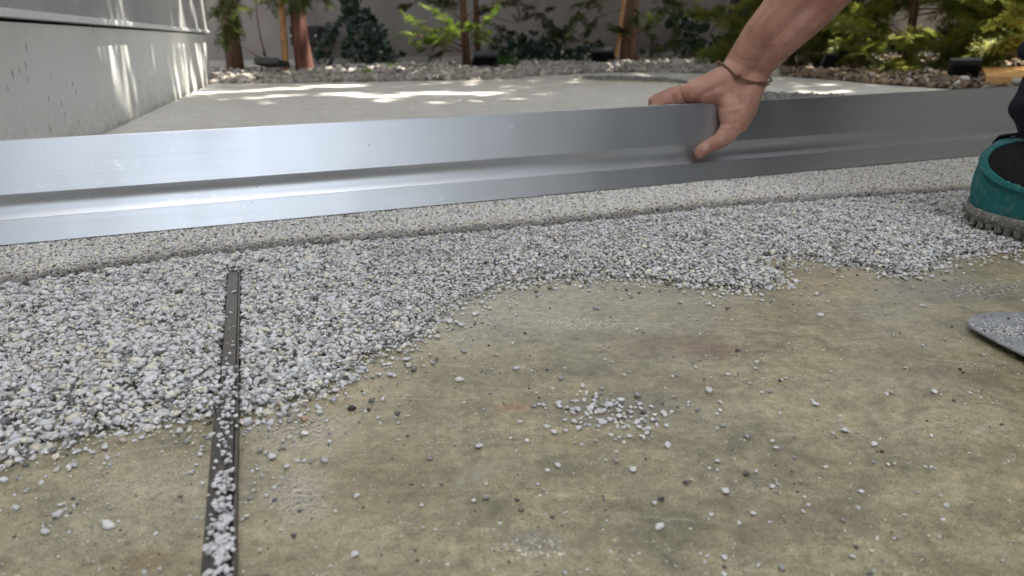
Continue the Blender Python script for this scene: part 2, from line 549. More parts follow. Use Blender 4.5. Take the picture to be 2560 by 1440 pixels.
M_GREYPL = simple('grey_cast_metal', (0.07, 0.075, 0.08), 0.4, 0.4, var=0.2)
M_GLASS = simple('dark_lamp_glass', (0.02, 0.022, 0.025), 0.08)
M_SCREW = simple('pale_screw', (0.6, 0.6, 0.58), 0.4, 0.5)
M_ORANGE = simple('orange_timber', (0.62, 0.34, 0.12), 0.6, var=0.15, scale=12, bump=0.2, bscale=60)
M_STAKE = simple('orange_bamboo', (0.40, 0.21, 0.085), 0.6, var=0.35, scale=40)
k = Mt('red_bark', 0.85)
bk = k.noise(1.0, 6, 0.65, vec=k.mapping(scale=(45, 45, 5)))
k.color(k.ramp(bk, [(0.3, (0.07, 0.022, 0.015)), (0.55, (0.17, 0.07, 0.05)), (0.75, (0.30, 0.17, 0.13))])); k.bump(bk, 0.9, 0.008)
M_BARK = k.m
k = Mt('brown_bark', 0.85)
bk = k.noise(1.0, 6, 0.65, vec=k.mapping(scale=(60, 60, 7)))
k.color(k.ramp(bk, [(0.3, (0.06, 0.035, 0.02)), (0.7, (0.22, 0.12, 0.07))])); k.bump(bk, 0.9, 0.006)
M_BARK2 = k.m
M_TWIG = simple('twig_bark', (0.22, 0.11, 0.06), 0.8, var=0.3, scale=60)


def leaf_mat(name, trans=0.35, rough=0.5, src='attr'):
    k = Mt(name, rough, 0, 0.3)
    base = k.attr() if src == 'attr' else k.objcolor()
    c = k.mix(1.0, base, k.ramp(k.noise(40, 3), [(0.3, 0.7), (0.7, 1.3)]), 'MULTIPLY')
    k.color(c)
    tr = k.n.new('ShaderNodeBsdfTranslucent'); k.L(c, tr.inputs[0])
    ms = k.n.new('ShaderNodeMixShader'); ms.inputs[0].default_value = trans
    out = k.n['Material Output']
    k.L(k.b.outputs[0], ms.inputs[1]); k.L(tr.outputs[0], ms.inputs[2]); k.L(ms.outputs[0], out.inputs[0])
    return k.m
M_THUJA = leaf_mat('conifer_leaf', 0.42)
M_LEAF = leaf_mat('broad_leaf', 0.25)
M_IVY = leaf_mat('ivy_leaf', 0.12, 0.35, 'obj')

k = Mt('skin', 0.5, 0, 0.4)
sk = k.ramp(k.noise(28, 5, 0.6), [(0.3, (0.33, 0.158, 0.112)), (0.55, (0.44, 0.235, 0.170)), (0.75, (0.52, 0.295, 0.22))])
sk = k.mix(k.ramp(k.noise(9, 3), [(0.45, 0.0), (0.75, 0.5)]), sk, (0.38, 0.15, 0.12))
sk = k.mix(k.ramp(k.noise(70, 6, 0.75), [(0.52, 0.0), (0.72, 0.25)]), sk, (0.55, 0.44, 0.38))
k.color(sk)
k.b.inputs['Subsurface Weight'].default_value = 0.15
k.b.inputs['Subsurface Radius'].default_value = (0.01, 0.004, 0.002); k.b.inputs['Subsurface Scale'].default_value = 0.6
cre = k.noise(1.0, 4, 0.6, vec=k.mapping(scale=(60, 60, 240), rot=(0.3, 0.7, 0)))
k.bump(cre, 0.45, 0.002); k.bump(k.voro(900), 0.12, 0.0006)
M_SKIN = k.m
M_NAIL = simple('finger_nail', (0.55, 0.34, 0.27), 0.3, var=0.05)
M_CORD = simple('brown_cord', (0.17, 0.075, 0.045), 0.6, var=0.3, scale=400)
k = Mt('navy_cloth', 0.9, 0, 0.2)
k.color(k.ramp(k.noise(60, 5), [(0.3, (0.010, 0.014, 0.024)), (0.7, (0.022, 0.028, 0.044))])); k.bump(k.noise(18, 5), 0.9, 0.012); k.bump(k.noise(700, 2), 0.2, 0.0005)
M_NAVY = k.m
M_SHIRT = simple('grey_shirt_cloth', (0.08, 0.085, 0.095), 0.9, var=0.2, bump=0.6, bscale=12, bd=0.01)
k = Mt('teal_shoe_upper', 0.55, 0, 0.3)
c = k.ramp(k.noise(35, 5), [(0.3, (0.010, 0.12, 0.13)), (0.7, (0.018, 0.185, 0.19))])
c = k.mix(k.ramp(k.noise(120, 5, 0.7), [(0.50, 0.0), (0.72, 0.5)]), c, (0.22, 0.28, 0.27))
k.color(c); k.bump(k.noise(500, 2), 0.3, 0.0006); k.bump(k.noise(15, 3), 0.4, 0.004)
M_TEAL = k.m
k = Mt('black_mesh_cloth', 0.85, 0, 0.2)
k.color(k.ramp(k.voro(420), [(0.2, (0.006, 0.006, 0.007)), (0.6, (0.02, 0.02, 0.022))])); k.bump(k.voro(420), 0.5, 0.001)
M_MESH = k.m
k = Mt('milky_rubber_sole', 0.45, 0, 0.4)
c = k.ramp(k.noise(40, 5), [(0.3, (0.09, 0.09, 0.075)), (0.7, (0.24, 0.235, 0.205))])
c = k.mix(k.ramp(k.noise(330, 4, .7), [(0.52, 0.0), (0.62, 0.7)]), c, (0.45, 0.44, 0.41))
k.color(c); k.bump(k.noise(160, 4), 0.8, 0.004)
M_SOLE = k.m
M_HAIR = simple('dark_hair', (0.02, 0.014, 0.01), 0.7, var=0.3, bump=0.8, bscale=150, bd=0.004)
k = Mt('worn_steel', 0.4, 0.4)
c = k.mix(k.ramp(k.noise(60, 6, 0.7), [(0.45, 0.0), (0.7, 0.8)]), (0.34, 0.36, 0.39), (0.52, 0.53, 0.55))
k.color(c); k.roughness(k.ramp(k.noise(60, 6, 0.7), [(0.4, 0.32), (0.7, 0.75)])); k.bump(k.noise(600, 3), 0.3, 0.0004)
M_STEEL = k.m
M_WOOD = simple('handle_wood', (0.35, 0.2, 0.09), 0.5, var=0.2)

# ------------------------------------------------------------------ the setting: ground, slab, deck, bed
bm = bmesh.new(); add_box(bm, (-60, -60, -0.25), (60, 60, -0.2))
tag(link('ground', bm_mesh('ground', bm), M_GROUND), kind='structure')
bm = bmesh.new(); add_box(bm, (-4, -5, -0.2), (5, 6.9, -0.0))
tag(link('concrete_slab', bm_mesh('concrete_slab', bm), M_CONC), kind='structure')

WN0 = G(280, 330); WN1 = G(530, 207)
WD = (WN1 - WN0); WD[2] = 0; WLEN = np.linalg.norm(WD); WD /= WLEN
WN = np.array([WD[1], -WD[0], 0.0])        # wall normal, facing the terrace


def wallpt(t, off=0.0, z=0.0):
    p = WN0 + WD * t + WN * off
    return (p[0], p[1], z)


# pebble region outlines (traced where the layer lies on the slab)
RIDGE_PX = [(-900, 850), (-260, 735), (0, 712), (150, 693), (300, 668), (450, 645), (580, 632), (700, 618), (900, 603), (1100, 587), (1200, 577), (1400, 560),
            (1600, 540), (1750, 522), (1900, 510), (2100, 497), (2400, 478), (2800, 452)]
FRONT_PX = [(-900, 1330), (-260, 1190), (0, 1155), (60, 1140), (120, 1112), (250, 1082), (380, 1062), (470, 1040), (550, 1018), (605, 1050), (700, 1012), (800, 985),
            (870, 948), (930, 890), (1050, 840), (1130, 782), (1160, 745), (1290, 706), (1450, 690), (1600, 694), (1750, 712), (1850, 722), (1930, 715),
            (1965, 702), (1950, 676), (1912, 656), (1925, 642), (1980, 636), (2060, 646), (2150, 662), (2240, 684), (2330, 668), (2400, 640), (2500, 622), (2800, 610)]
ridge_w = np.array([G(*p, 0.0125)[:2] for p in RIDGE_PX])
front_w = np.array([G(*p, 0.004)[:2] for p in FRONT_PX])
loose_poly = np.vstack([ridge_w, front_w[::-1]])
BAR_Z = 0.011
BL, BR = G(0, 613, BAR_Z), G(2480, 385, BAR_Z)
BD = (BR - BL); BD[2] = 0; BD /= np.linalg.norm(BD)
BN = np.array([-BD[1], BD[0], 0.0])        # away from the camera
smooth_poly = np.vstack([ridge_w, [BL[:2] + BD[:2] * 2.4 + BN[:2] * 0.10], [BL[:2] - BD[:2] * 0.20 + BN[:2] * 0.10]])

S0 = G(586, 678, 0.008); S1 = G(553, 1440, 0.008)
SD = (S1 - S0); SD[2] = 0; SD /= np.linalg.norm(SD)
SS = np.array([-SD[1], SD[0], 0.0])        # sideways
if SS[0] < 0: SS = -SS
STRIP_W, STRIP_H = 0.0112, 0.0085

# deck of finished stone carpet behind the straightedge
edge_px = [(531, 208), (600, 209), (700, 208), (800, 206), (950, 204), (1100, 201), (1200, 200), (1300, 196), (1310, 192), (1400, 187), (1500, 182),
           (1600, 180), (1700, 181), (1800, 184), (1950, 190), (2080, 200), (2200, 211), (2330, 220), (2450, 228), (2620, 238), (2900, 256)]
edge = [G(*p, 0.009)[:2] for p in edge_px]
s_w = -float(np.dot((BL + BN * .03 - WN0)[:2], WN[:2]) / np.dot(BD[:2], WN[:2]))      # where the line of the bar meets the house wall
near = [BL[:2] + BD[:2] * 3.2 + BN[:2] * 0.03, BL[:2] + BD[:2] * s_w + BN[:2] * 0.03]
poly = [tuple(p) for p in edge] + [tuple(p) for p in near]
bm = bmesh.new(); add_prism(bm, poly, 0.001, 0.0085)
tag(link('stone_carpet_deck', bm_mesh('stone_carpet_deck', bm), M_CARPET), kind='structure')

# thin bed of the layer below the freshly levelled strip (dark resin between the stones)
k = Mt('resin_film', 0.35)
k.color(k.ramp(k.noise(300, 3), [(0.3, (0.20, 0.185, 0.15)), (0.7, (0.36, 0.33, 0.27))]))
M_FILM = k.m
bm = bmesh.new(); add_prism(bm, [tuple(p) for p in smooth_poly], 0.0012, 0.0036)
tag(link('resin_bed', bm_mesh('resin_bed', bm), M_FILM), kind='structure')

# ------------------------------------------------------------------ pebble layer
def white_tones(n, rng, warm=0.0, dark=0.06):
    v = rng.choice([0.76, 0.68, 0.58, 0.43], n, p=[0.46, 0.30, 0.16, 0.08]) * rng.uniform(0.9, 1.1, n)
    dk = rng.random(n) < dark
    v[dk] = rng.uniform(0.09, 0.22, dk.sum())
    t = np.stack([v, v, v], 1)
    yel = rng.random(n) < (0.22 + warm)
    t[yel] *= np.array([1.03, 0.97, 0.82])
    bl = (~yel) & (rng.random(n) < 0.45)
    t[bl] *= np.array([0.97, 0.99, 1.04])
    if warm: t *= np.array([1.02, 0.985, 1 - 0.25 * warm])
    return np.clip(t, 0.02, 0.8)


VS1, FS1 = stone_variants(1, 24, 3, facets=4, jit=0.12)
VS2, FS2 = stone_variants(2, 28, 4, facets=12, jit=0.035)


def jgrid(x0, x1, y0, y1, s, rng, jit=0.45):
    nx, ny = int((x1 - x0) / s), int((y1 - y0) / (s * 0.866))
    gx, gy = np.meshgrid(np.arange(nx), np.arange(ny))
    x = x0 + (gx + 0.5 * (gy % 2)) * s; y = y0 + gy * s * 0.866
    x = x + rng.uniform(-jit, jit, x.shape) * s; y = y + rng.uniform(-jit, jit, y.shape) * s
    return x.ravel(), y.ravel()


def strip_dist(x, y):
    """signed sideways distance to the divider axis and the run along it"""
    dx, dy = x - S0[0], y - S0[1]
    return dx * SS[0] + dy * SS[1], dx * SD[0] + dy * SD[1]


def loose_height(x, y, df, dr):
    px, py = project(np.stack([x, y, np.full_like(x, 0.006)], -1))
    left = 1 / (1 + np.exp((px - 620) / 90))
    hmax = 0.0105 + 0.005 * left * np.exp(-((df - 0.05) / 0.05) ** 2)
    h = hmax * (1 - np.exp(-(df + 0.001) / 0.024))
    h += snoise(x, y, 0.045, 11) * 0.0022 * np.clip(df / 0.02, 0, 1)
    h += 0.0010 * np.exp(-((dr - .010) / 0.014) ** 2)                      # crest pushed up ahead of the levelled part
    s, r = strip_dist(x, y)
    near = np.exp(-(s / 0.018) ** 2) * (r > -0.004)
    h = h * (1 - near) + np.minimum(h, 0.0082) * near
    return np.maximum(h, 0.0015)


rng = np.random.default_rng(21)
PEB = {'p': [], 's': [], 't': [], 'tilt': []}


def add_peb(x, y, z, size, tilt, tone, flat=(0.42, 0.78)):
    n = len(x)
    if n == 0: return
    asp = rng.uniform(0.55, 0.98, n); fl = rng.uniform(*flat, n)
    PEB['p'].append(np.stack([x, y, z], 1)); PEB['s'].append(np.stack([size * 0.5, size * 0.5 * asp, size * 0.5 * fl], 1))
    PEB['tilt'].append(np.full(n, tilt)); PEB['t'].append(tone)


def size_loose(n):
    return np.clip(rng.lognormal(math.log(0.0039), 0.34, n), 0.0018, 0.0082)


for layer, s in ((0, 0.0046), (1, 0.0040), (2, 0.0034)):
    x, y = jgrid(-0.85, 1.35, 0.30, 1.75, s, rng)
    m = inside(loose_poly, x, y) | (dist_poly(ridge_w, x, y) < .0025); x, y = x[m], y[m]
    px, py = project(np.stack([x, y, np.zeros_like(x)], -1))
    m = (px > -1000) & (px < 2760) & (py < 1700); x, y, px, py = x[m], y[m], px[m], py[m]
    df = dist_poly(front_w, x, y); dr = dist_poly(ridge_w, x, y)
    sd, sr = strip_dist(x, y)
    m = ~((np.abs(sd) < STRIP_W / 2 + 0.0015) & (sr > 0.0)); x, y, df, dr, sd, sr, px, py = [a[m] for a in (x, y, df, dr, sd, sr, px, py)]
    h = loose_height(x, y, df, dr)
    near = px < 900
    sz = size_loose(len(x)) * np.where(near, 1.06, 0.92)
    if layer == 0:
        z = np.minimum(h * 0.4, sz * 0.3); m = np.ones(len(x), bool)
    elif layer == 1:
        z = h * 0.66; m = (h > 0.0045)
    else:
        z = h + rng.normal(0, 0.0008, len(x)); m = (rng.random(len(x)) < 0.93) & (h > 0.0035)
    t = white_tones(len(x), rng, 0.0, 0.05)
    add_peb(x[m], y[m], z[m], sz[m], 0.38 if layer else 0.15, t[m])

# fines filling the chinks
x, y = jgrid(-0.85, 1.35, 0.30, 1.75, .0030, rng)
m = inside(loose_poly, x, y); x, y = x[m], y[m]
df = dist_poly(front_w, x, y); dr = dist_poly(ridge_w, x, y); sd, sr = strip_dist(x, y)
m = ~((np.abs(sd) < STRIP_W / 2 + 0.001) & (sr > 0.0)) & (rng.random(len(x)) < .38); x, y, df, dr = x[m], y[m], df[m], dr[m]
sz = np.clip(rng.lognormal(math.log(.0019), .3, len(x)), .001, .003)
add_peb(x, y, loose_height(x, y, df, dr) + rng.uniform(-.0002, .0014, len(x)), sz, .5, white_tones(len(x), rng, 0, .10))

# levelled, packed zone
for layer, s in ((2, 0.0044), (0, 0.0038), (1, 0.0034)):
    x, y = jgrid(-1.0, 1.6, 0.5, 2.2, s, rng)
    m = inside(smooth_poly, x, y) | (dist_poly(ridge_w, x, y) < .006); x, y = x[m], y[m]
    px, py = project(np.stack([x, y, np.zeros_like(x)], -1))
    m = (px > -400) & (px < 2700); x, y = x[m], y[m]
    dr = dist_poly(ridge_w, x, y)
    h = 0.0098 - 0.0030 * np.exp(-((dr - .008) / 0.020) ** 2) + snoise(x, y, 0.08, 5) * 0.0005
    sz = np.clip(rng.lognormal(math.log(0.0042), 0.26, len(x)), 0.0024, 0.0066)
    z = h - sz * 0.25 - (0.0022 if layer == 0 else .0045 if layer == 2 else 0) + rng.normal(0, 0.0004, len(x))
    t = white_tones(len(x), rng, 0.16, 0.05) * (1.14 - .74 * np.exp(-((dr - .024) / .028) ** 2))[:, None]; t = np.clip(t, 0, .8)   # soft shadow band ahead of the bar, put into the stone colours
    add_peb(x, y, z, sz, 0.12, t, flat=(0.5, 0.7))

# crumbs strewn just ahead of the edge of the pile
for i in range(len(front_w) - 1):
    a, b = front_w[i], front_w[i + 1]; L = np.linalg.norm(b - a)
    n = int(L / 0.0012)
    tt = rng.random(n); nn = np.array([b[1] - a[1], -(b[0] - a[0])]); nn /= np.linalg.norm(nn)
    off = rng.exponential(0.013, n) - 0.003
    P = a + np.outer(tt, b - a) + np.outer(off, nn)
    sz = np.clip(rng.lognormal(math.log(0.0033), 0.35, n), 0.0014, 0.0065)
    add_peb(P[:, 0], P[:, 1], sz * 0.27, sz, 0.12, white_tones(n, rng, 0, 0.12))

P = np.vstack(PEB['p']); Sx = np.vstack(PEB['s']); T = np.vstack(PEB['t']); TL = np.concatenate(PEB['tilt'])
m = (P - WN0) @ WN > .003; P, Sx, T, TL = P[m], Sx[m], T[m], TL[m]
Rr = np.empty((len(P), 3, 3))
for tv in np.unique(TL):
    m = TL == tv; Rr[m] = rot_rand(m.sum(), tv, rng)
px, py = project(P)
# apparent size; the largest ones become single stones
dep = -((P - _C) @ _R)[:, 2]
app = Sx[:, 0] * 2 * FPX / dep
vis = (px > 5) & (px < 2555) & (py > 600) & (py < 1430) & (P[:, 2] > 0.0005)
top = P[:, 2] > 0.006
cand = np.where(vis & (top | (P[:, 2] < 0.0025) & (py > 900)))[0]
big = cand[np.argsort(-app[cand])[:300]]
isbig = np.zeros(len(P), bool); isbig[big] = True
layer_root = empty('pebble_layer', (0, 0.7, 0))
tag(layer_root, kind='structure')
near_m = (~isbig) & (app > 17)
far_m = (~isbig) & ~near_m
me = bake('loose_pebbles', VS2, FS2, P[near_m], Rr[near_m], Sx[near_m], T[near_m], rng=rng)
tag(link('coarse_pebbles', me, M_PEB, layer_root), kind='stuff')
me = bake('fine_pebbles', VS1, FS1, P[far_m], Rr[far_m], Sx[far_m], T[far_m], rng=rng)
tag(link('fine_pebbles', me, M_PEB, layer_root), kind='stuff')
PEB_ME = []
for i in range(8):
    m_ = mesh_np('pebble', VS2[i], FS2); m_.materials.append(M_PEB1); PEB_ME.append(m_)


def put_pebble(pos, R3, sc, tone, parent=None, name='pebble', me_i=None):
    o = bpy.data.objects.new(name, PEB_ME[me_i if me_i is not None else random.randrange(8)])
    COL.objects.link(o)
    M = Matrix(R3.tolist()).to_4x4() @ Matrix.Diagonal((*[float(v) for v in sc], 1))
    M = Matrix.Translation(Vector([float(v) for v in pos])) @ M
    o.color = (*[float(v) for v in tone], 1)
    if parent is not None:
        o.parent = parent
        o.matrix_parent_inverse = parent.matrix_basis.inverted()
    o.matrix_basis = M
    return o


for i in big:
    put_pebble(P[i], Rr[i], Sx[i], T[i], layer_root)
print('pebbles', len(P), 'near', near_m.sum(), 'far', far_m.sum())

# ---- single pebbles on the bare concrete: (px, py, width px, tone)
W_, Gy, D_ = 0.72, 0.36, 0.05
specific = [
    # px, py, size px, tone, label
    (1813, 1232, 28, W_, 'broad white oval pebble lying alone in the lower right of the concrete'),
    (1648, 1322, 30, W_, 'large off-white angular pebble near the bottom edge of the picture, right of its middle'),
    (885, 1391, 26, W_, 'rounded white pebble alone near the bottom, right of the glossy patch'),
    (811, 1155, 24, 0.48, 'round pale grey pebble at the right end of the row on the glossy patch'),
    (760, 1051, 22, (0.55, 0.36, 0.26), 'pinkish orange pebble just below the pile, right of the metal strip'),
    (1652, 1252, 22, 0.09, 'dark grey pebble left of and below the broad white oval one'),
    (880, 1024, 24, 0.035, 'longer black grit lump left of the smaller black one below the pile'),
    (921, 1027, 14, 0.035, 'smaller black grit lump below the pile'),
    (185, 1168, 26, 0.50, 'thick pale grey pebble on the concrete below the left pile'),
    (145, 1291, 30, 0.62, 'flat white chip lying in the lower left corner area'),
    (113, 1335, 26, 0.60, 'flat white chip nearest the lower left corner'),
    (1582, 1178, 26, W_, 'rounded triangular white pebble below the scattered cluster'),
    (1662, 1041, 17, 0.66, 'small pointed triangular white pebble right of the cluster'),
    (1773, 980, 24, W_, 'white elongated pebble with a smaller one touching its right side'),
    (2112, 1080, 24, W_, 'white pebble flanked by two tiny ones on the right half of the concrete'),
    (2035, 1012, 18, W_, 'white pebble of a touching trio on the right half of the concrete'),
    (2366, 1267, 19, 0.62, 'white pebble beside a brown fleck near the right edge of the picture'),
    (2050, 791, 19, W_, 'oval white pebble midway between pile and trowel'),
    (1150, 954, 24, W_, 'white pebble lying alone left of the cluster'),
    (1290, 926, 22, 0.6, 'flat white pebble with a powdery smear above the cluster'),
    (265, 1118, 22, 0.62, 'flat white chip just in front of the left pile'),
    (975, 941, 22, 0.62, 'flat white chip on the concrete close to the right edge of the pile'),
    (1197, 1120, 24, 0.6, 'oblong white pebble well left of and below the cluster'),
    (1715, 1210, 20, 0.10, 'dark elongated chip above the dark grey pebble'),
    (1810, 1397, 22, W_, 'white pebble close to the bottom edge on the right half'),
    (2130, 1395, 20, 0.58, 'pale pebble close to the bottom edge, second from the right'),
    (1955, 1425, 26, 0.36, 'grey pebble cut close by the bottom edge of the picture'),
]
mats_rng = np.random.default_rng(5)


def conc_pebble(px, py, s, tone, label, group=None, zb=0.0, tilt=0.1, fl=0.6):
    g = G(px, py, zb)
    dep = -((g - _C) @ _R)[2]
    size = s * dep / FPX
    R3 = rot_rand(1, tilt, mats_rng)[0]
    if not hasattr(tone, '__len__'): tone = (tone, tone, tone * 1.02)
    o = put_pebble((g[0], g[1], zb + size * 0.5 * fl * 0.8), R3, (size * .5, size * .5 * mats_rng.uniform(.65, .95), size * .5 * fl), tone)
    tag(o, label, 'pebble', group)
    return o


for (qx, qy, s, t, lab) in specific:
    conc_pebble(qx, qy, s, t, lab)
more_px = [(1540, 1155, 20), (1394, 1168, 20), (1670, 1118, 24), (1745, 1027, 18), (1800, 1010, 18), (1800, 1028, 14), (1806, 1068, 20), (1868, 1094, 18),
           (1940, 1122, 16), (1930, 1105, 14), (1925, 982, 16), (1905, 983, 13), (1950, 954, 13), (1965, 948, 12), (1874, 960, 12), (1890, 907, 12), (1888, 924, 13),
           (1820, 938, 15), (1730, 908, 9), (1750, 902, 11), (1738, 920, 12), (1692, 940, 11), (1720, 1015, 9), (1792, 1155, 15), (1865, 1188, 22), (1890, 1180, 14),
           (1938, 1233, 16), (1930, 1219, 18), (2143, 1272, 17), (2153, 1232, 17), (2108, 1305, 17), (2141, 1371, 17), (2184, 1157, 14), (2183, 1115, 22), (2199, 1100, 10),
           (2144, 1083, 13), (2082, 1085, 13), (2044, 1014, 16), (2030, 1004, 14), (2099, 1043, 11), (1950, 1037, 13), (1984, 1094, 11), (1985, 1146, 14), (2065, 1171, 16),
           (2335, 983, 20), (2308, 866, 12), (2408, 933, 10), (2351, 1241, 12), (2355, 1301, 13), (2246, 1345, 15), (1924, 1308, 14), (1848, 1310, 15), (1883, 1287, 18),
           (1780, 1290, 17), (1510, 1250, 14), (1215, 1247, 20), (891, 1244, 20), (1292, 1252, 14), (1345, 1213, 12), (1290, 1128, 9), (1075, 1150, 18), (1160, 1010, 13),
           (1137, 970, 10), (1226, 985, 13), (1340, 985, 12), (1318, 1105, 16), (700, 1055, 18), (724, 1055, 18), (712, 1026, 26), (740, 1030, 18), (770, 1028, 14),
           (762, 1015, 15), (625, 1075, 15), (673, 1075, 14), (674, 1090, 10), (708, 1122, 16), (680, 1147, 26), (718, 1170, 20), (650, 1130, 18), (665, 1135, 14),
           (742, 1155, 18), (760, 1155, 16), (775, 1158, 14), (685, 1222, 18), (705, 1200, 14), (625, 1248, 16), (640, 1230, 9), (645, 1175, 12), (630, 1180, 12),
           (640, 1165, 9), (655, 1190, 11), (825, 1085, 12), (950, 1062, 12), (995, 1060, 10), (1105, 1210, 14), (1455, 1115, 14), (1320, 1222, 9),
           (105, 1210, 18), (270, 1148, 18), (505, 1120, 14), (520, 1098, 12), (475, 1095, 10), (335, 1105, 14), (440, 1107, 10), (490, 1165, 14), (150, 1265, 14),
           (165, 1275, 12), (440, 1190, 9), (330, 1165, 9), (500, 1140, 18), (548, 1120, 8), (1490, 773, 16), (1592, 826, 14), (1607, 832, 12), (1400, 745, 9),
           (1240, 890, 12), (1160, 883, 18), (1520, 870, 10), (1530, 907, 10), (1500, 880, 10), (1580, 745, 13), (1655, 770, 9), (1785, 742, 16), (1800, 745, 12), (1843, 878, 12),
           (1868, 880, 9), (1760, 815, 10), (1750, 838, 10), (1290, 790, 13), (1390, 715, 10), (1700, 760, 12), (2240, 760, 9), (2190, 725, 10), (2305, 765, 11), (2280, 720, 9)]
for (qx, qy, s) in more_px:
    r_ = mats_rng.random()
    tone = W_ * mats_rng.uniform(.85, 1.04) if r_ < .72 else (Gy if r_ < .95 else D_ + .06)
    if qx < 560: lab, grp = 'small loose pebble on the bare concrete left of the metal strip', 'loose pebbles left of the metal strip'
    elif qx < 860: lab, grp = 'small loose pebble on the glossy concrete right of the metal strip', 'loose pebbles on the glossy patch'
    elif qy < 900: lab, grp = 'small loose pebble on the greyer concrete near the edge of the pile', 'loose pebbles near the pile'
    else: lab, grp = 'small loose pebble scattered over the open olive brown concrete', 'loose pebbles over the open concrete'
    conc_pebble(qx, qy, s, tone, lab, grp)
# cluster
CL = 'small pebble in the scattered cluster in the middle of the concrete'
cl_list = []
for n in range(190):
    a = mats_rng.normal(0, 1, 2)
    if n < 110: qx, qy = 1475 + a[0] * 68, 1028 + a[1] * 30
    elif n < 150: qx, qy = 1610 + a[0] * 30, 1062 + a[1] * 22
    else: qx, qy = 1530 + a[0] * 110, 1010 + a[1] * 50
    cl_list.append((float(np.clip(mats_rng.lognormal(math.log(12), .38), 6, 24)), qx, qy))
cl_list.sort(reverse=True)
for s_, qx, qy in cl_list[:75]:
    r_ = mats_rng.random()
    conc_pebble(qx, qy, s_, W_ * mats_rng.uniform(.85, 1.04) if r_ < .75 else (Gy if r_ < .93 else .1), CL, 'pebbles of the scattered cluster')
qq = cl_list[75:]
pp = np.array([G(q[1], q[2], 0) for q in qq]); ss = np.array([q[0] for q in qq]) * -((pp - _C) @ _R)[:, 2] / FPX
pp[:, 2] = ss * .22
me = bake('cluster_crumbs', VS2, FS2, pp, rot_rand(len(qq), .15, mats_rng), np.stack([ss * .5, ss * .42, ss * .28], 1), white_tones(len(qq), mats_rng, 0, .08), rng=mats_rng)
tag(link('cluster_crumbs', me, M_PEB), 'tiny pebble crumbs between the stones of the scattered cluster', 'grit', kind='stuff')
# fine grit on the concrete: nobody could count it
n = 9000
qx = mats_rng.uniform(-50, 2600, n); qy = mats_rng.uniform(690, 1500, n)
gp = np.array([G(a, b) for a, b in zip(qx, qy)])
keep = ~inside(loose_poly, gp[:, 0], gp[:, 1]) & (gp[:, 1] < 0.95)
dfr = dist_poly(front_w, gp[:, 0], gp[:, 1])
keep &= mats_rng.random(n) < (0.12 + 0.88 * np.exp(-dfr / 0.05) + 0.35 * (snoise(gp[:, 0], gp[:, 1], .09, 3) > .25))
sdv, srv = strip_dist(gp[:, 0], gp[:, 1]); keep &= np.abs(sdv) > STRIP_W / 2 + .001
gp = gp[keep]; n = len(gp)
sz = np.clip(mats_rng.lognormal(math.log(0.0012), .5, n), .0004, .0034)
gp[:, 2] = sz * .25
me = bake('grit', VS1, FS1, gp, rot_rand(n, .2, mats_rng), np.stack([sz * .5, sz * .4, sz * .3], 1), white_tones(n, mats_rng, 0, .16), rng=mats_rng)
tag(link('grit', me, M_PEB), 'fine pale and dark grit strewn over the bare concrete', 'grit', kind='stuff')

# ------------------------------------------------------------------ metal divider strip
slen = float(np.linalg.norm((G(553, 1440, .008) - S0)[:2])) + 0.16
st_root = empty('divider_strip', tuple(S0 * [1, 1, 0]))
tag(st_root, 'narrow dark metal divider strip standing on the concrete and running into the pebbles', 'metal strip')
MS = Matrix(((SD[0], SS[0], 0, S0[0]), (SD[1], SS[1], 0, S0[1]), (0, 0, 1, 0), (0, 0, 0, 1)))
hw = STRIP_W / 2
bm = bmesh.new(); add_box(bm, (-0.02, -hw, STRIP_H - .0016), (slen, hw - .0022, STRIP_H), MS, .0003)
link('top_plate', bm_mesh('top_plate', bm), M_STRIP, st_root)
bm = bmesh.new(); add_box(bm, (-0.02, hw - .0014, 0.0003), (slen, hw, STRIP_H + .0002), MS, .0002)
link('side_rail', bm_mesh('side_rail', bm), M_STRIP, st_root)
bm = bmesh.new(); add_box(bm, (-0.02, -hw + .0008, 0.0002), (slen, hw - .0018, STRIP_H - .0018), MS)
link('web', bm_mesh('web', bm), M_STRIPDK, st_root)
bm = bmesh.new(); add_box(bm, (-0.02, -hw - .004, 0.0001), (slen, -hw + .0002, .0011), MS)
link('base_flange', bm_mesh('base_flange', bm), M_STRIP, st_root)

# pebbles lying on the strip
ST = []
def on_strip(qy0, qy1, n, smin, smax, stack=0):
    for _ in range(n):
        qy = mats_rng.uniform(qy0, qy1)
        g = G(570, qy, STRIP_H); _, r = strip_dist(g[0], g[1])
        off = np.clip(mats_rng.normal(-.0004, .0026), -hw, hw - .0008)
        p = S0 + SD * r + SS * off
        dep = -((p - _C) @ _R)[2]
        size = float(np.clip(mats_rng.lognormal(math.log((smin + smax) / 2), .3), smin * .8, smax * 1.2)) * dep / FPX
        z = STRIP_H + size * .5 * .55 + (stack * abs(mats_rng.normal(0, 1)) if mats_rng.random() < .5 else 0)
        tv = .68 * mats_rng.uniform(.9, 1.1) if mats_rng.random() < .88 else Gy
        ST.append((size * FPX / dep, (p[0], p[1], z), rot_rand(1, .3, mats_rng)[0], (size * .5, size * .42, size * .33), (tv, tv, tv * 1.03)))
on_strip(700, 925, 16, 5, 9)
on_strip(928, 1035, 90, 8, 16, .0025)
on_strip(1035, 1075, 16, 9, 17, .001)
on_strip(1085, 1170, 20, 8, 16, .0012)
on_strip(1185, 1300, 70, 10, 22, .0016)
on_strip(1290, 1470, 135, 10, 24, .0022)
ST.sort(key=lambda q: -q[0])
for q in ST[:60]:
    o = put_pebble(q[1], q[2], q[3], q[4])
    tag(o, 'small whitish pebble resting on top of the dark metal strip', 'pebble', 'pebbles resting on the metal strip')
qq = ST[60:]
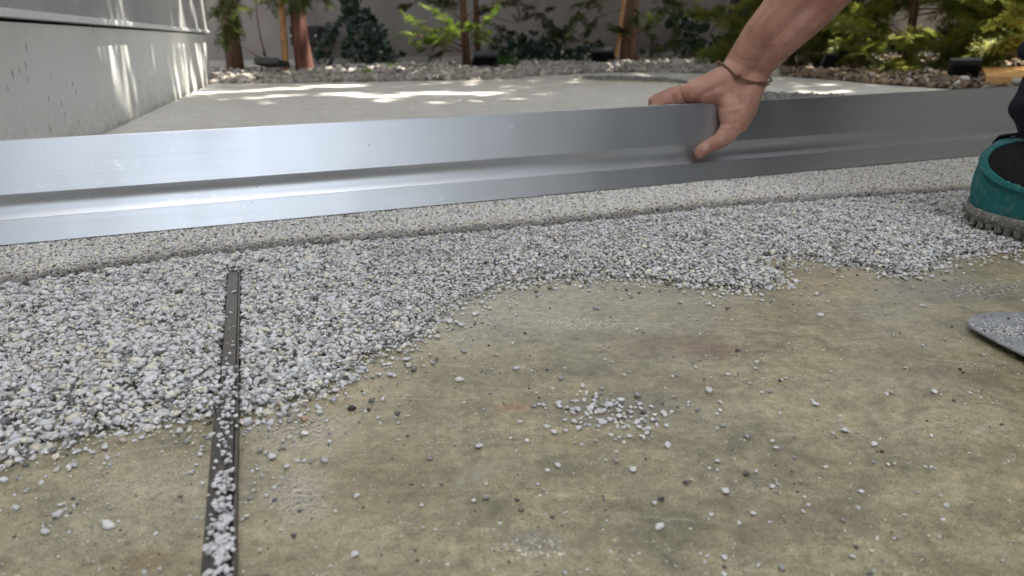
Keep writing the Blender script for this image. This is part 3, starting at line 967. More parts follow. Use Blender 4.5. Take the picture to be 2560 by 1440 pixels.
me = bake('strip_pebbles', VS2, FS2, np.array([q[1] for q in qq]), np.array([q[2] for q in qq]), np.array([q[3] for q in qq]), np.array([q[4] for q in qq]), rng=mats_rng)
tag(link('strip_pebbles', me, M_PEB), 'fine whitish pebbles heaped along the top of the metal strip', 'pebbles', kind='stuff')

# ------------------------------------------------------------------ aluminium straightedge
TILT = math.radians(14)
BU = np.array([0, 0, math.cos(TILT)]) + BN * math.sin(TILT)        # up along the face
BF = np.cross(BD, BU)
if BF @ BN > 0: BF = -BF                                           # out of the face, towards the camera
BAR_H, BAR_T = 0.114, 0.020


def bar_face(px, py, off=0.0):
    """point on the face of the straightedge; off > 0 goes behind it"""
    return PLN(px, py, BL, BF) - BF * off


prof = [(0.0, 0.0), (0.0, 0.232)]
_gv = np.linspace(.240, .474, 20)
_ga = np.interp(_gv, [.240, .285, .345, .42, .474], [27, 20, 0, -28, -44])           # slope of the cove, degrees
_gu = [-.0004]
for _i in range(len(_gv) - 1, 0, -1): _gu.append(_gu[-1] + math.tan(math.radians(float(_ga[_i] + _ga[_i - 1]) / 2)) * (_gv[_i] - _gv[_i - 1]) * BAR_H)
prof += [(_gu[len(_gv) - 1 - _i], float(_gv[_i])) for _i in range(len(_gv))]
prof += [(0.0, 0.478), (0.0, 0.988), (-0.0012, 1.0), (-BAR_T, 1.0), (-BAR_T, 0.0)]
L0, L1 = -0.125, 2.35
bm = bmesh.new()
rings = []
for L in (L0, L1):
    rings.append([bm.verts.new(BL + BD * L + BU * (v * BAR_H) + BF * u) for (u, v) in prof])
n = len(prof)
for i in range(n):
    f = bm.faces.new((rings[0][i], rings[0][(i + 1) % n], rings[1][(i + 1) % n], rings[1][i]))
    f.smooth = 2 <= i <= 20
bm.faces.new([bm.verts.new(v.co) for v in rings[0]]); bm.faces.new([bm.verts.new(v.co) for v in reversed(rings[1])])
Mloc = Matrix(((BD[0], BF[0], BU[0], BL[0]), (BD[1], BF[1], BU[1], BL[1]), (BD[2], BF[2], BU[2], BL[2]), (0, 0, 0, 1)))
bmesh.ops.transform(bm, matrix=Mloc.inverted(), verts=bm.verts[:])
bmesh.ops.split_edges(bm, edges=[e for e in bm.edges if len(e.link_faces) == 2 and e.link_faces[0].smooth != e.link_faces[1].smooth])
bar = link('straightedge', bm_mesh('straightedge', bm), M_ALU)
bar.matrix_basis = Mloc
tag(bar, 'long silver aluminium screeding straightedge with a lengthwise groove, drawn across the pebbles', 'straightedge')

# ------------------------------------------------------------------ trowel at the right edge
k0 = G(2420, 800, .006)
def tro(px, py): return G(px, py, .0065)[:2]
outline = [(2419, 806), (2421, 796), (2432, 788), (2452, 783), (2490, 781), (2560, 780), (2700, 783), (2900, 800), (3000, 870), (2960, 1000), (2850, 1010), (2700, 948), (2560, 887), (2500, 857),
           (2462, 837), (2436, 822), (2424, 813)]
pl = [tro(*p) for p in outline]
bm = bmesh.new(); add_prism(bm, [tuple(p) for p in pl], .0052, .0064)
tr_root = empty('trowel', (pl[0][0], pl[0][1], 0))
tag(tr_root, 'rounded steel trowel blade dusted with grit, at the right edge of the concrete', 'trowel')
link('blade', bm_mesh('blade', bm), M_STEEL, tr_root)
hx = np.mean([p[0] for p in pl]); hy = np.mean([p[1] for p in pl])
hx, hy = tro(2830, 900)
bm = bmesh.new(); add_tube(bm, [(hx, hy, .006), (hx + .01, hy, .03), (hx + .03, hy - .01, .045), (hx + .05, hy - .01, .045)], .004, 8)
link('tang', bm_mesh('tang', bm, True), M_STEEL, tr_root)
bm = bmesh.new(); add_tube(bm, [(hx + .04, hy - .01, .045), (hx + .08, hy - .015, .046), (hx + .13, hy - .02, .046), (hx + .15, hy - .022, .045)], [.011, .015, .014, .010], 12)
link('handle', bm_mesh('handle', bm, True), M_WOOD, tr_root)
gp = []
while len(gp) < 700:
    a = mats_rng.normal(0, 1, 2)
    q = (2520 + a[0] * 55, 826 + a[1] * 10 + (a[0] * 4)) if len(gp) < 420 else (mats_rng.uniform(2425, 2640), mats_rng.uniform(782, 900))
    g = G(q[0], q[1], .0066)
    if inside(np.array(pl), np.array([g[0]]), np.array([g[1]]))[0]: gp.append(g)
gp = np.array(gp); n = len(gp); sz = np.clip(mats_rng.lognormal(math.log(.0013), .4, n), .0005, .003); gp[:, 2] = .0064 + sz * .25
me = bake('grit', VS1, FS1, gp, rot_rand(n, .2, mats_rng), np.stack([sz * .5, sz * .45, sz * .32], 1), white_tones(n, mats_rng, 0, .1) * .85, rng=mats_rng)
tag(link('trowel_grit', me, M_PEB), 'pale grit lying on the trowel blade', 'grit', kind='stuff')

# ------------------------------------------------------------------ left house wall
zl_bot = float(PLN(530, 84, WN0, WN)[2]); zl_near = float(PLN(0, 42, WN0, WN)[2])
LEDGE = (zl_bot + zl_near) / 2
MW = Matrix(((WD[0], WN[0], 0, WN0[0]), (WD[1], WN[1], 0, WN0[1]), (0, 0, 1, 0), (0, 0, 0, 1)))
house = empty('house_wall', wallpt(0))
tag(house, 'pale house wall on the left with grey cladding above a white drip edge', 'wall')
bm = bmesh.new(); add_box(bm, (-6, -.25, -.2), (WLEN, 0, LEDGE - .007), MW)
link('plaster_plinth', bm_mesh('plaster_plinth', bm), M_PLASTER, house)
bm = bmesh.new(); add_box(bm, (-6, -.22, LEDGE - .0068), (WLEN - .01, -.035, LEDGE + .0135), MW)
link('shadow_gap', bm_mesh('shadow_gap', bm), M_GAP, house)
bm = bmesh.new(); add_box(bm, (-6, -.20, LEDGE + .014), (WLEN + .012, .018, 3.2), MW, .003)
link('cladding_panel', bm_mesh('cladding_panel', bm), M_CLAD, house)
bm = bmesh.new(); add_box(bm, (-6, -.030, LEDGE), (WLEN + .02, .026, LEDGE + .0132), MW, .002)
link('drip_edge', bm_mesh('drip_edge', bm), M_DRIP, house)
for t in (-1.55, -0.60, 0.85, 2.05):
    bm = bmesh.new(); add_box(bm, (t, .0165, LEDGE + .016), (t + .004, .0188, 3.19), MW)
    link('panel_joint', bm_mesh('panel_joint', bm), M_CLAD, house)
bm = bmesh.new(); add_box(bm, (WLEN + .006, -.16, -.1), (WLEN + .10, -.012, 3.0), MW, .004)
cp = link('corner_post', bm_mesh('corner_post', bm), M_BEIGE)
tag(cp, 'weathered beige corner post at the far end of the pale house wall', 'post')

# ------------------------------------------------------------------ back garden wall + bed
YB = 6.25
zs = float(AT(1150, 140, YB)[2])
gw = empty('garden_wall', (0, YB, 0))
tag(gw, 'grey brown rendered garden wall closing the planting bed at the back', 'wall')
bm = bmesh.new(); add_box(bm, (-5, YB, zs), (6, YB + .2, 2.2)); link('render', bm_mesh('render', bm), M_GWALL, gw)
bm = bmesh.new(); add_box(bm, (-5, YB - .025, -.2), (6, YB + .2, zs - .002), None, .006); link('plinth', bm_mesh('plinth', bm), M_SKIRT, gw)

# bed
bed_root = empty('gravel_bed', (0, 5.2, 0)); tag(bed_root, kind='structure')
edge_w = np.array(edge)
gridx = np.linspace(-2.6, 4.5, 90); gridy = np.linspace(2.0, YB, 90)
GX, GY = np.meshgrid(gridx, gridy)
edge_y = np.interp(gridx, np.append([-2.6], edge_w[:, 0]), np.append([edge_w[0, 1]], edge_w[:, 1]))


def edge_y_at(x):
    return np.interp(x, np.append([-3.0], edge_w[:, 0]), np.append([edge_w[0, 1]], edge_w[:, 1]))


def bed_h(x, y):
    d = np.clip(y - edge_y_at(x), 0, None)
    return 0.004 + 0.026 * (1 - np.exp(-d / .12)) + .012 * snoise(x, y, .5, 9)


V, Fq = [], []
NX, NY = 120, 50
for j in range(NY):
    for i in range(NX):
        x = -2.6 + 7.1 * i / (NX - 1); e = float(edge_y_at(x)) + .002
        y = e + (YB - .03 - e) * (j / (NY - 1)) ** 1.3
        V.append((x, y, float(bed_h(np.array(x), np.array(y))) if j else .0015))
for j in range(NY - 1):
    for i in range(NX - 1):
        a = j * NX + i; Fq.append((a, a + 1, a + NX + 1, a + NX))
link('soil', mesh_np('soil', V, Fq), M_SOIL, bed_root)['kind'] = 'structure'
VG, FG = stone_variants(2, 10, 31, facets=9, jit=.04)
rg = np.random.default_rng(8)
n = 11000
x = rg.uniform(-1.9, 3.4, n); e = edge_y_at(x); y = e + .005 + (YB - .05 - e) * rg.random(n) ** 1.8
px, py = project(np.stack([x, y, np.full(n, .03)], 1))
right = px > 1950
sz = np.clip(rg.lognormal(math.log(.033), .3, n), .016, .06) * np.where(right, .72, 1.0)
m = (px > 480) & (px < 2650)
x, y, sz, px, py, right = x[m], y[m], sz[m], px[m], py[m], right[m]; n = len(x)
z = bed_h(x, y) + sz * .1 + rg.uniform(0, .010, n)
v = rg.uniform(.2, .46, n)
tn = np.stack([v * 1.04, v * .95, v * .84], 1); tn[right] *= np.array([.62, .50, .38])
wh = rg.random(n) < .06; tn[wh] = np.array([.5, .48, .45])
Sg = np.stack([sz * .5, sz * .5 * rg.uniform(.6, .95, n), sz * .5 * rg.uniform(.5, .8, n)], 1)
Pg = np.stack([x, y, z], 1); Rg = rot_rand(n, .7, rg)
dpt = -((Pg - _C) @ _R)[:, 2]
score = Sg[:, 0] * 2 / dpt * (y - edge_y_at(x) < .16) * ((px > 535) & (px < 2300))
sel = np.zeros(n, bool); sel[np.argsort(-score)[:300]] = True
me = bake('bed_gravel', VG, FG, Pg[~sel], Rg[~sel], Sg[~sel], tn[~sel], rng=rg)
tag(link('small_gravel', me, M_GRAV, bed_root), kind='stuff')
GR_ME = []
for i in range(8):
    m_ = mesh_np('stone', VG[i], FG); m_.materials.append(M_GRAV1); GR_ME.append(m_)
for i in np.where(sel)[0]:
    o = bpy.data.objects.new('stone', random.choice(GR_ME)); COL.objects.link(o)
    o.parent = bed_root; o.matrix_parent_inverse = bed_root.matrix_basis.inverted(); o.color = (*[float(q) for q in tn[i]], 1)
    o.matrix_basis = Matrix.Translation(Vector(Pg[i].tolist())) @ Matrix(Rg[i].tolist()).to_4x4() @ Matrix.Diagonal((*Sg[i].tolist(), 1))

n = 260
x = rg.uniform(-1.7, 2.6, n); e = edge_y_at(x); y = e - .03 + (1.0) * rg.random(n) ** 1.6; y = np.minimum(y, YB - .06)
onb = y > e
z = np.where(onb, bed_h(x, y) + .02, .0100)
ok_ = onb | (rg.random(n) < .6); x, y, z = x[ok_], y[ok_], z[ok_]; n = len(x)
lq = np.array([[(-1, 0, .1), (-.2, -.45, 0), (1, 0, .25), (-.1, .45, 0)]], float)
me = bake('leaf_litter', lq, np.array([[0, 1, 2, 3]]), np.stack([x, y, z], 1), rot_rand(n, .35, rg), np.stack([rg.uniform(.008, .022, n)] * 3, 1), green(n, rg, (.10, .05, .02), (.30, .18, .07)), smooth=False, rng=rg)
tag(link('leaf_litter', me, M_LEAF), 'dry brown leaf scraps on the gravel bed and the edge of the deck', 'leaf litter', kind='stuff')

# crescent of coarse gravel let into the deck, yellow edged
def crescent(top, bot, name):
    poly = [tuple(G(*p, .010)[:2]) for p in top] + [tuple(G(*p, .010)[:2]) for p in reversed(bot)]
    return poly
topc = [(1436, 194), (1480, 192), (1540, 192.5), (1600, 193), (1660, 196), (1700, 201), (1780, 213), (1880, 231), (1960, 235), (2040, 237), (2110, 241)]
botc = [(1446, 198), (1490, 201), (1540, 203.5), (1600, 205), (1650, 206), (1700, 209), (1780, 224), (1880, 249), (1960, 252), (2040, 254), (2110, 256)]
cpoly = crescent(topc, botc, 'c')
bm = bmesh.new(); add_prism(bm, cpoly, .0075, .0105)
inl = empty('gravel_inlay', (cpoly[0][0], cpoly[0][1], 0)); tag(inl, kind='structure')
link('inlay_bed', bm_mesh('inlay_bed', bm), simple('inlay_dark_bed', (.10, .095, .085), .8), inl)['kind'] = 'structure'
xs = [p[0] for p in cpoly]; ys = [p[1] for p in cpoly]
n = 14000
x = rg.uniform(min(xs), max(xs), n); y = rg.uniform(min(ys), max(ys), n)
m = inside(np.array(cpoly), x, y); x, y = x[m], y[m]; n = len(x)
sz = np.clip(rg.lognormal(math.log(.012), .3, n), .006, .02)
v = rg.uniform(.12, .28, n); tn2 = np.stack([v, v * .98, v * .93], 1)
me = bake('inlay_stones', VG, FG, np.stack([x, y, .010 + sz * .15], 1), rot_rand(n, .5, rg), np.stack([sz * .5, sz * .4, sz * .3], 1), tn2, rng=rg)
tag(link('inlay_gravel', me, M_GRAV, inl), kind='stuff')
bm = bmesh.new()
cl = [Vector((p[0], p[1], .0095)) for p in cpoly] + [Vector((cpoly[0][0], cpoly[0][1], .0095))]
for a, b in zip(cl[:-1], cl[1:]): add_tube(bm, [a, b], .0032, 6)
link('yellow_edging', bm_mesh('yellow_edging', bm), simple('yellow_resin_edge', (.62, .58, .30), .6), inl)['kind'] = 'structure'

# ------------------------------------------------------------------ gaps through which the sun reaches the garden
GAPS = []
SV = np.array(SUN_DIR)
for (qx, qy, r) in [(300, 105, .022), (307, 135, .022), (283, 190, .02), (288, 225, .024), (296, 245, .024), (312, 230, .018), (325, 285, .016),
                    (440, 20, .035), (448, 50, .035), (470, 35, .025), (497, 20, .04), (505, 60, .04), (515, 30, .03),
                    (425, 105, .03), (435, 130, .028), (447, 110, .022), (495, 98, .035), (512, 120, .03), (465, 150, .025), (500, 160, .035),
                    (480, 190, .035), (487, 215, .04), (445, 225, .03), (450, 240, .03), (515, 180, .03), (470, 228, .02), (375, 175, .012)]:
    GAPS.append((PLN(qx, qy, WN0, WN), r))
for (qx, qy, r) in [(490, 232, .06), (525, 231, .05), (560, 226, .05), (630, 226, .06), (660, 240, .05), (700, 238, .06), (755, 220, .08), (790, 216, .10), (830, 214, .10), (870, 214, .08),
                    (690, 220, .05), (860, 232, .06), (890, 236, .06), (930, 238, .06), (980, 240, .05), (1050, 231, .06), (1080, 232, .07), (1120, 232, .07), (1160, 231, .05), (1200, 232, .06), (1230, 232, .04),
                    (580, 205, .05), (640, 210, .04), (1100, 176, .05), (1070, 172, .05), (915, 186, .07), (880, 192, .06), (985, 190, .05), (560, 196, .07), (800, 190, .05)]:
    GAPS.append((G(qx, qy, .01), r))
for (qx, qy, Y, r) in [(1050, 45, 5.25, .09), (1090, 70, 5.2, .10), (1130, 75, 5.2, .09), (1180, 60, 5.2, .10), (1215, 50, 5.2, .07), (1000, 90, 5.2, .07), (1025, 125, 5.2, .06), (1090, 95, 5.2, .07), (1190, 95, 5.2, .06),
                       (778, 150, 5.0, .06), (772, 178, 5.0, .05), (755, 45, 5.0, .03), (555, 100, 4.8, .07), (600, 90, 4.9, .05), (630, 15, 4.9, .07), (735, 30, 4.9, .04), (985, 60, 5.2, .05),
                       (1550, 50, 5.3, .02), (1625, 60, 5.4, .05),
                       (2060, 30, 4.2, .12), (2100, 110, 4.1, .10), (2150, 60, 4.0, .12), (2200, 120, 3.9, .12), (2230, 40, 3.9, .14), (2300, 70, 3.8, .10), (2320, 20, 3.8, .12), (2400, 50, 3.6, .14),
                       (2450, 20, 3.5, .12), (2480, 80, 3.5, .10), (2520, 40, 3.4, .12), (2340, 120, 3.7, .06), (2070, 150, 3.9, .05), (2180, 150, 3.8, .06), (1990, 100, 4.4, .08), (2540, 110, 3.4, .06), (2410, 110, 3.5, .08),
                       (2480, 200, 3.4, .16), (2540, 200, 3.4, .18), (2600, 200, 3.4, .2), (2280, 95, 3.8, .08), (2130, 20, 4.1, .1)]:
    GAPS.append((AT(qx, qy, Y), r))
GP = np.array([g[0] for g in GAPS]); GRr = np.array([g[1] for g in GAPS])


def shaded(P, pad=0.0, tmin=0.35):
    """True where a leaf at P does not stand in a sun gap"""
    P = np.asarray(P); ok = np.ones(len(P), bool)
    for g, r in zip(GP, GRr):
        d = P - g; t = d @ SV
        q = np.linalg.norm(d - t[:, None] * SV, axis=1)
        ok &= ~((t > tmin) & (q < r + pad))
    return ok


# ------------------------------------------------------------------ foliage pieces
def frond_geo(L=.14, nb=12, rng=np.random.default_rng(2), w=.0042):
    """flat feathery spray: diamonds along alternate branchlets; returns verts (k*4,3)"""
    out = []

    def diamond(a, d, l, w):
        d = d / np.linalg.norm(d); s = np.array([-d[1], d[0], 0.])
        z = rng.normal(0, .12)
        m = a + d * l * .45
        out.extend([a, m + s * w + [0, 0, z * w], a + d * l, m - s * w + [0, 0, -z * w]])
    for i in range(nb):
        t = (i + .6) / nb
        base = np.array([L * t, 0, -.18 * L * t * t])
        diamond(base - [L / nb * .5, 0, 0], np.array([1, rng.normal(0, .1), -.1]), L / nb * 1.5, w * .9)
        bl = L * .45 * (1 - t * .75) * rng.uniform(.75, 1.15)
        for sgn in (1, -1):
            ang = sgn * math.radians(rng.uniform(38, 58))
            d = np.array([math.cos(ang), math.sin(ang), rng.normal(-.08, .12)])
            nn = max(2, int(bl / (L * .075)))
            for j in range(nn):
                p = base + d * bl * j / nn
                diamond(p, d + rng.normal(0, .12, 3) * [1, 1, .6], bl / nn * 1.5, w)
                if j > 0:
                    for s2 in (1, -1):
                        a2 = ang + s2 * .7
                        diamond(p, np.array([math.cos(a2), math.sin(a2), rng.normal(0, .2)]), bl / nn * 1.3 * (1 - j / nn * .5), w * .85)
    return np.array(out)


_fr = [frond_geo(1.0, 10, np.random.default_rng(s), .021) for s in range(8)]
_mn = min(len(f) for f in _fr); FROND_V = np.array([f[:_mn] for f in _fr])
FROND_F = np.arange(_mn).reshape(-1, 4)
print('frond quads', _mn // 4)


def orient(dirs, rng, roll=.5):
    """rotation matrices taking +X to dirs, blade roughly level"""
    d = dirs / np.linalg.norm(dirs, axis=1)[:, None]
    up = np.tile([0, 0, 1.], (len(d), 1)) + rng.normal(0, roll, d.shape)
    y = np.cross(up, d); y /= np.linalg.norm(y, axis=1)[:, None] + 1e-9
    z = np.cross(d, y)
    return np.stack([d, y, z], 2)


def conifer(name, base, label, cat, branches, trunk, fr_len=(.09, .16), per=14, lo=(.03, .05, .012), hi=(.13, .17, .03), group=None, bark=M_BARK2, seed=0, gaps=True, tw=.004):
    """trunk: list (point, radius); branches: list of point lists. Fronds fill the outer part of each branch."""
    rng = np.random.default_rng(seed)
    root = empty(name, base); tag(root, label, cat, group)
    if trunk:
        bm = bmesh.new(); add_tube(bm, [p for p, r in trunk], [r for p, r in trunk], 12, .12)
        link('trunk', bm_mesh('trunk', bm, True), bark, root)
    pos, dirs = [], []
    for bi, b in enumerate(branches):
        b = [np.array(p, float) for p in b]
        if bi < 45:
            bm = bmesh.new(); add_tube(bm, b, list(np.linspace(tw, tw * .3, len(b))), 5, .1); link('branch', bm_mesh('branch', bm, True), M_TWIG, root)
        seg = np.array(b); L = np.linalg.norm(np.diff(seg, axis=0), axis=1); cum = np.concatenate([[0], np.cumsum(L)])
        for _ in range(per):
            t = cum[-1] * rng.uniform(.25, 1.0) ** .8
            i = min(np.searchsorted(cum, t) - 1, len(L) - 1); i = max(i, 0)
            u = (t - cum[i]) / (L[i] + 1e-9); p = seg[i] * (1 - u) + seg[i + 1] * u
            bd = (seg[i + 1] - seg[i]) / (L[i] + 1e-9)
            side = rng.normal(0, .75, 3); side[2] *= .45
            pos.append(p); dirs.append(bd + side + [0, 0, -.05])
    pos = np.array(pos); dirs = np.array(dirs)
    R = orient(dirs, rng); sc = rng.uniform(*fr_len, len(pos))
    if gaps:
        ctr = pos + dirs / np.linalg.norm(dirs, axis=1)[:, None] * sc[:, None] * .5
        m = shaded(ctr, .02, .45); pos, R, sc = pos[m], R[m], sc[m]
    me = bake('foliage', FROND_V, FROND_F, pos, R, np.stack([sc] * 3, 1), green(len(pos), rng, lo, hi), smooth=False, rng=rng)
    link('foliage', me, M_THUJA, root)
    return root


def rand_branches(base, zlo, zhi, rmax, n, rng, droop=.15, shape=1.0, azim=(0, 2 * math.pi), lean=(0, 0)):
    out = []
    for i in range(n):
        t = rng.random(); z = zlo + (zhi - zlo) * t
        a = rng.uniform(*azim); L = rmax * (1 - t * shape * .7) * rng.uniform(.6, 1.1)
        c = np.array([base[0] + lean[0] * t, base[1] + lean[1] * t, z])
        d = np.array([math.cos(a), math.sin(a), rng.uniform(-.1, .35)])
        pts = [c, c + d * L * .35, c + d * L * .7 + [0, 0, -droop * L * .2], c + d * L + [0, 0, -droop * L * .6]]
        out.append(pts)
    return out


def gz(x, y): return float(bed_h(np.array(x), np.array(y)))

# --- red-barked tree beside the orange stake
rb = np.random.default_rng(40)
b = AT(762, 186, 5.02); tx, ty = b[0], b[1]; z0 = gz(tx, ty) - .03
tr = [((tx, ty, z0), .060), ((tx + .002, ty, z0 + .06), .055), ((tx - .004, ty, z0 + .2), .049), ((tx - .012, ty, z0 + .5), .044), ((tx - .02, ty, 1.4), .03), ((tx, ty, 2.3), .008)]
br = rand_branches((tx, ty), .85, 2.1, .6, 22, rb)
b1 = lambda *a: [AT(*q) for q in a]
br += [b1((745, -60, 5.0), (735, -10, 4.9), (728, 25, 4.85)), b1((770, -70, 4.95), (800, -10, 4.85), (820, 10, 4.8)), b1((740, -80, 5), (700, -20, 4.9), (670, 10, 4.85)),
       b1((765, -60, 4.95), (768, -20, 4.85), (752, 20, 4.8))]
conifer('red_bark_conifer', (tx, ty, z0), 'conifer with a thick red brown trunk, sunlit on its lower right side', 'tree', br, tr, bark=M_BARK, seed=1, per=16, fr_len=(.06, .11))
# --- darker trunk behind the corner post
b = AT(590, 185, 5.35); tx, ty = b[0], b[1]; z0 = gz(tx, ty) - .03
tr = [((tx, ty, z0), .058), ((tx, ty, z0 + .25), .05), ((tx + .01, ty, 1.0), .04), ((tx, ty, 2.2), .01)]
br = rand_branches((tx, ty), .9, 2.0, .55, 20, rb)
br += [b1((585, -30, 5.3), (590, 10, 5.0), (620, 25, 4.85)), b1((570, -10, 5.3), (555, 50, 5.0), (560, 95, 4.9)), b1((580, 20, 5.3), (570, 70, 5.0), (600, 105, 4.9)),
       b1((600, -30, 5.3), (630, -5, 5.0), (660, 5, 4.9)), b1((585, 0, 5.3), (580, 40, 5.0), (585, 80, 4.9)), b1((560, -30, 5.2), (550, 0, 5.0), (545, 30, 4.9))]
conifer('dark_trunk_conifer', (tx, ty, z0), 'dark trunked conifer behind the beige corner post at the left', 'tree', br, tr, bark=M_BARK2, seed=2, per=16, fr_len=(.06, .12))
# --- small leafy forked branch on the bed
bm = bmesh.new()
ps = [AT(682, 184, 4.98), AT(668, 150, 4.98), AT(655, 110, 4.99), AT(645, 60, 5.0), AT(640, 15, 5.02), AT(642, -40, 5.02)]
add_tube(bm, ps, [.006, .0055, .005, .004, .0035, .003], 6, .2)
add_tube(bm, [AT(668, 150, 4.98), AT(640, 140, 4.95), AT(622, 125, 4.92), AT(600, 115, 4.9)], [.005, .0045, .004, .003], 6, .2)
add_tube(bm, [AT(662, 138, 4.98), AT(657, 130, 4.96)], [.008, .006], 6, .2)
tw = link('twig', bm_mesh('twig', bm, True), M_TWIG)
tag(tw, 'thin forked brown twig rising from the gravel left of the orange stake', 'twig')

# --- sunlit young conifer in the middle
b = AT(1168, 165, 5.45); tx, ty = b[0], b[1]; z0 = gz(tx, ty) - .02
tr = [((tx, ty, z0), .03), ((tx - .01, ty, .25), .024), ((tx - .02, ty, .7), .02), ((tx, ty, 2.4), .008)]
A = lambda *pts: [AT(*p) for p in pts]
br = [A((1160, 120, 5.45), (1100, 85, 5.3), (1050, 60, 5.25), (1010, 40, 5.2)), A((1160, 115, 5.45), (1100, 95, 5.25), (1030, 85, 5.15), (990, 90, 5.1)),
      A((1150, 125, 5.4), (1080, 100, 5.25), (1035, 110, 5.15), (1020, 138, 5.1)), A((1165, 110, 5.45), (1190, 80, 5.3), (1215, 50, 5.2), (1232, 32, 5.15)),
      A((1165, 120, 5.45), (1195, 100, 5.3), (1215, 88, 5.2), (1225, 82, 5.15)), A((1160, 110, 5.45), (1130, 70, 5.3), (1100, 40, 5.25), (1080, 25, 5.2)),
      A((1165, 100, 5.45), (1165, 70, 5.3), (1175, 60, 5.2)), A((1150, 100, 5.4), (1120, 75, 5.2), (1090, 72, 5.1)), A((1160, 100, 5.4), (1140, 80, 5.2), (1120, 85, 5.1), (1105, 95, 5.05))]
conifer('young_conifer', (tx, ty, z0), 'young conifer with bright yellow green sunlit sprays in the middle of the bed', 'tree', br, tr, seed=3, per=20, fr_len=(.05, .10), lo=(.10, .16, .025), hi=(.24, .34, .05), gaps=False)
br = rand_branches((tx, ty), .5, 2.4, .5, 26, rb)
br += [A((1165, 60, 5.5), (1120, 20, 5.5), (1060, -10, 5.45)), A((1165, 40, 5.5), (1220, 10, 5.5), (1290, 0, 5.5)), A((1165, 30, 5.5), (1130, 5, 5.4), (1100, 5, 5.4)),
       A((1170, 60, 5.55), (1200, 30, 5.6), (1230, 20, 5.6)), A((1230, 40, 5.8), (1290, 60, 5.8), (1330, 40, 5.75), (1400, 10, 5.7)), A((1170, 130, 5.5), (1120, 125, 5.5), (1080, 140, 5.45)), A((1180, -20, 5.6), (1270, 10, 5.7), (1330, 20, 5.7), (1370, 70, 5.8)), A((1150, -30, 5.6), (1050, 0, 5.7), (1000, 20, 5.8)), A((1180, 50, 5.6), (1260, 70, 5.8), (1300, 90, 5.9)), A((1150, 90, 5.5), (1090, 110, 5.6), (1060, 120, 5.6)), A((1175, 80, 5.6), (1230, 110, 5.7), (1250, 140, 5.8))]
conifer('tall_dark_conifer', (tx + .06, ty + .12, z0), 'thin shaded conifer standing just behind the sunlit young one', 'tree', br,
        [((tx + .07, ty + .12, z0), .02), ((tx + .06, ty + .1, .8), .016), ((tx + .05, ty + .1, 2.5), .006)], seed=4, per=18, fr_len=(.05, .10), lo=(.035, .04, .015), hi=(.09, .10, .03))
# --- brown tree right of the second stake
b = AT(1572, 172, 5.6); tx, ty = b[0], b[1]; z0 = gz(tx, ty) - .02
tr = [((tx, ty, z0), .07), ((tx, ty, z0 + .2), .055), ((tx + .01, ty, .8), .05), ((tx, ty, 2.8), .015)]
br = rand_branches((tx, ty), .7, 2.9, .6, 26, rb)
br += [A((1580, 100, 5.55), (1560, 80, 5.45), (1530, 70, 5.4)), A((1585, 90, 5.5), (1610, 75, 5.4), (1640, 45, 5.35)), A((1580, 20, 5.5), (1590, 30, 5.4), (1585, 50, 5.4)),
       A((1570, -20, 5.6), (1500, -5, 5.6), (1450, 10, 5.6), (1440, 40, 5.6)), A((1580, 0, 5.5), (1640, -10, 5.6), (1700, 20, 5.7)), A((1590, 110, 5.6), (1650, 120, 5.7), (1700, 110, 5.7)),
       A((1500, 110, 5.9), (1440, 100, 5.9), (1380, 80, 5.9)), A((1590, 140, 5.6), (1680, 150, 5.8), (1740, 130, 5.8)), A((1560, -30, 5.6), (1480, 20, 5.7), (1430, 60, 5.8), (1400, 80, 5.8)), A((1590, -30, 5.6), (1680, 40, 5.8), (1700, 100, 5.9)), A((1560, 20, 5.6), (1500, 40, 5.5), (1470, 80, 5.5)), A((1590, 60, 5.6), (1630, 90, 5.6), (1650, 160, 5.6))]
conifer('brown_trunk_conifer', (tx, ty, z0), 'brown trunked conifer beside the right hand orange stake', 'tree', br, tr, bark=M_BARK2, seed=5, per=18, fr_len=(.06, .11), lo=(.035, .045, .015), hi=(.10, .12, .03))

# --- conifer shrubs on the right
right_shrubs = [((1.62, 4.75), .55, 'conifer shrub behind the forearm, leftmost of the sunlit green shrubs on the right', 11),
                ((2.0, 4.15), .60, 'bushy yellow green conifer shrub in the middle of the right hand planting', 12),
                ((2.45, 3.65), .62, 'broad conifer shrub nearest the right edge, over the orange board', 13)]
for (xy, rm, lab, sd) in right_shrubs:
    rr = np.random.default_rng(sd)
    zz = gz(*xy)
    br = rand_branches(xy, .05, 1.1, rm, 110, rr, droop=.1, shape=.5)
    conifer('conifer_shrub', (xy[0], xy[1], zz - .02), lab, 'shrub', br, [((xy[0], xy[1], zz - .02), .022), ((xy[0], xy[1], .6), .016), ((xy[0], xy[1], 1.3), .006)],
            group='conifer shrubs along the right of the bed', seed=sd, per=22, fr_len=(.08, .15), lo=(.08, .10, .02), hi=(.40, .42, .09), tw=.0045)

# stakes
def stake(p0, p1, r, lab):
    bm = bmesh.new(); P0, P1 = Vector(p0), Vector(p1); pts, rad = [], []
    n = 26
    for i in range(n):
        t = i / (n - 1); pts.append(P0.lerp(P1, t)); rad.append(r * (1.18 if i % 6 == 3 else 1.0))
    add_tube(bm, pts, rad, 10)
    tag(link('bamboo_stake', bm_mesh('bamboo_stake', bm, True), M_STAKE), lab, 'stake', 'bamboo stakes in the bed')
a = AT(716, 190, 4.98); bq = AT(703, -10, 4.98); d = (bq - a) / np.linalg.norm(bq - a)
stake(a, a + d * 1.6, .0185, 'upright orange bamboo stake left of the red bark trunk')
a = AT(1537, 165, 5.5); bq = AT(1562, -10, 5.5); d = (bq - a) / np.linalg.norm(bq - a)
stake(a, a + d * 1.6, .014, 'leaning thin orange bamboo stake beside the brown trunk')

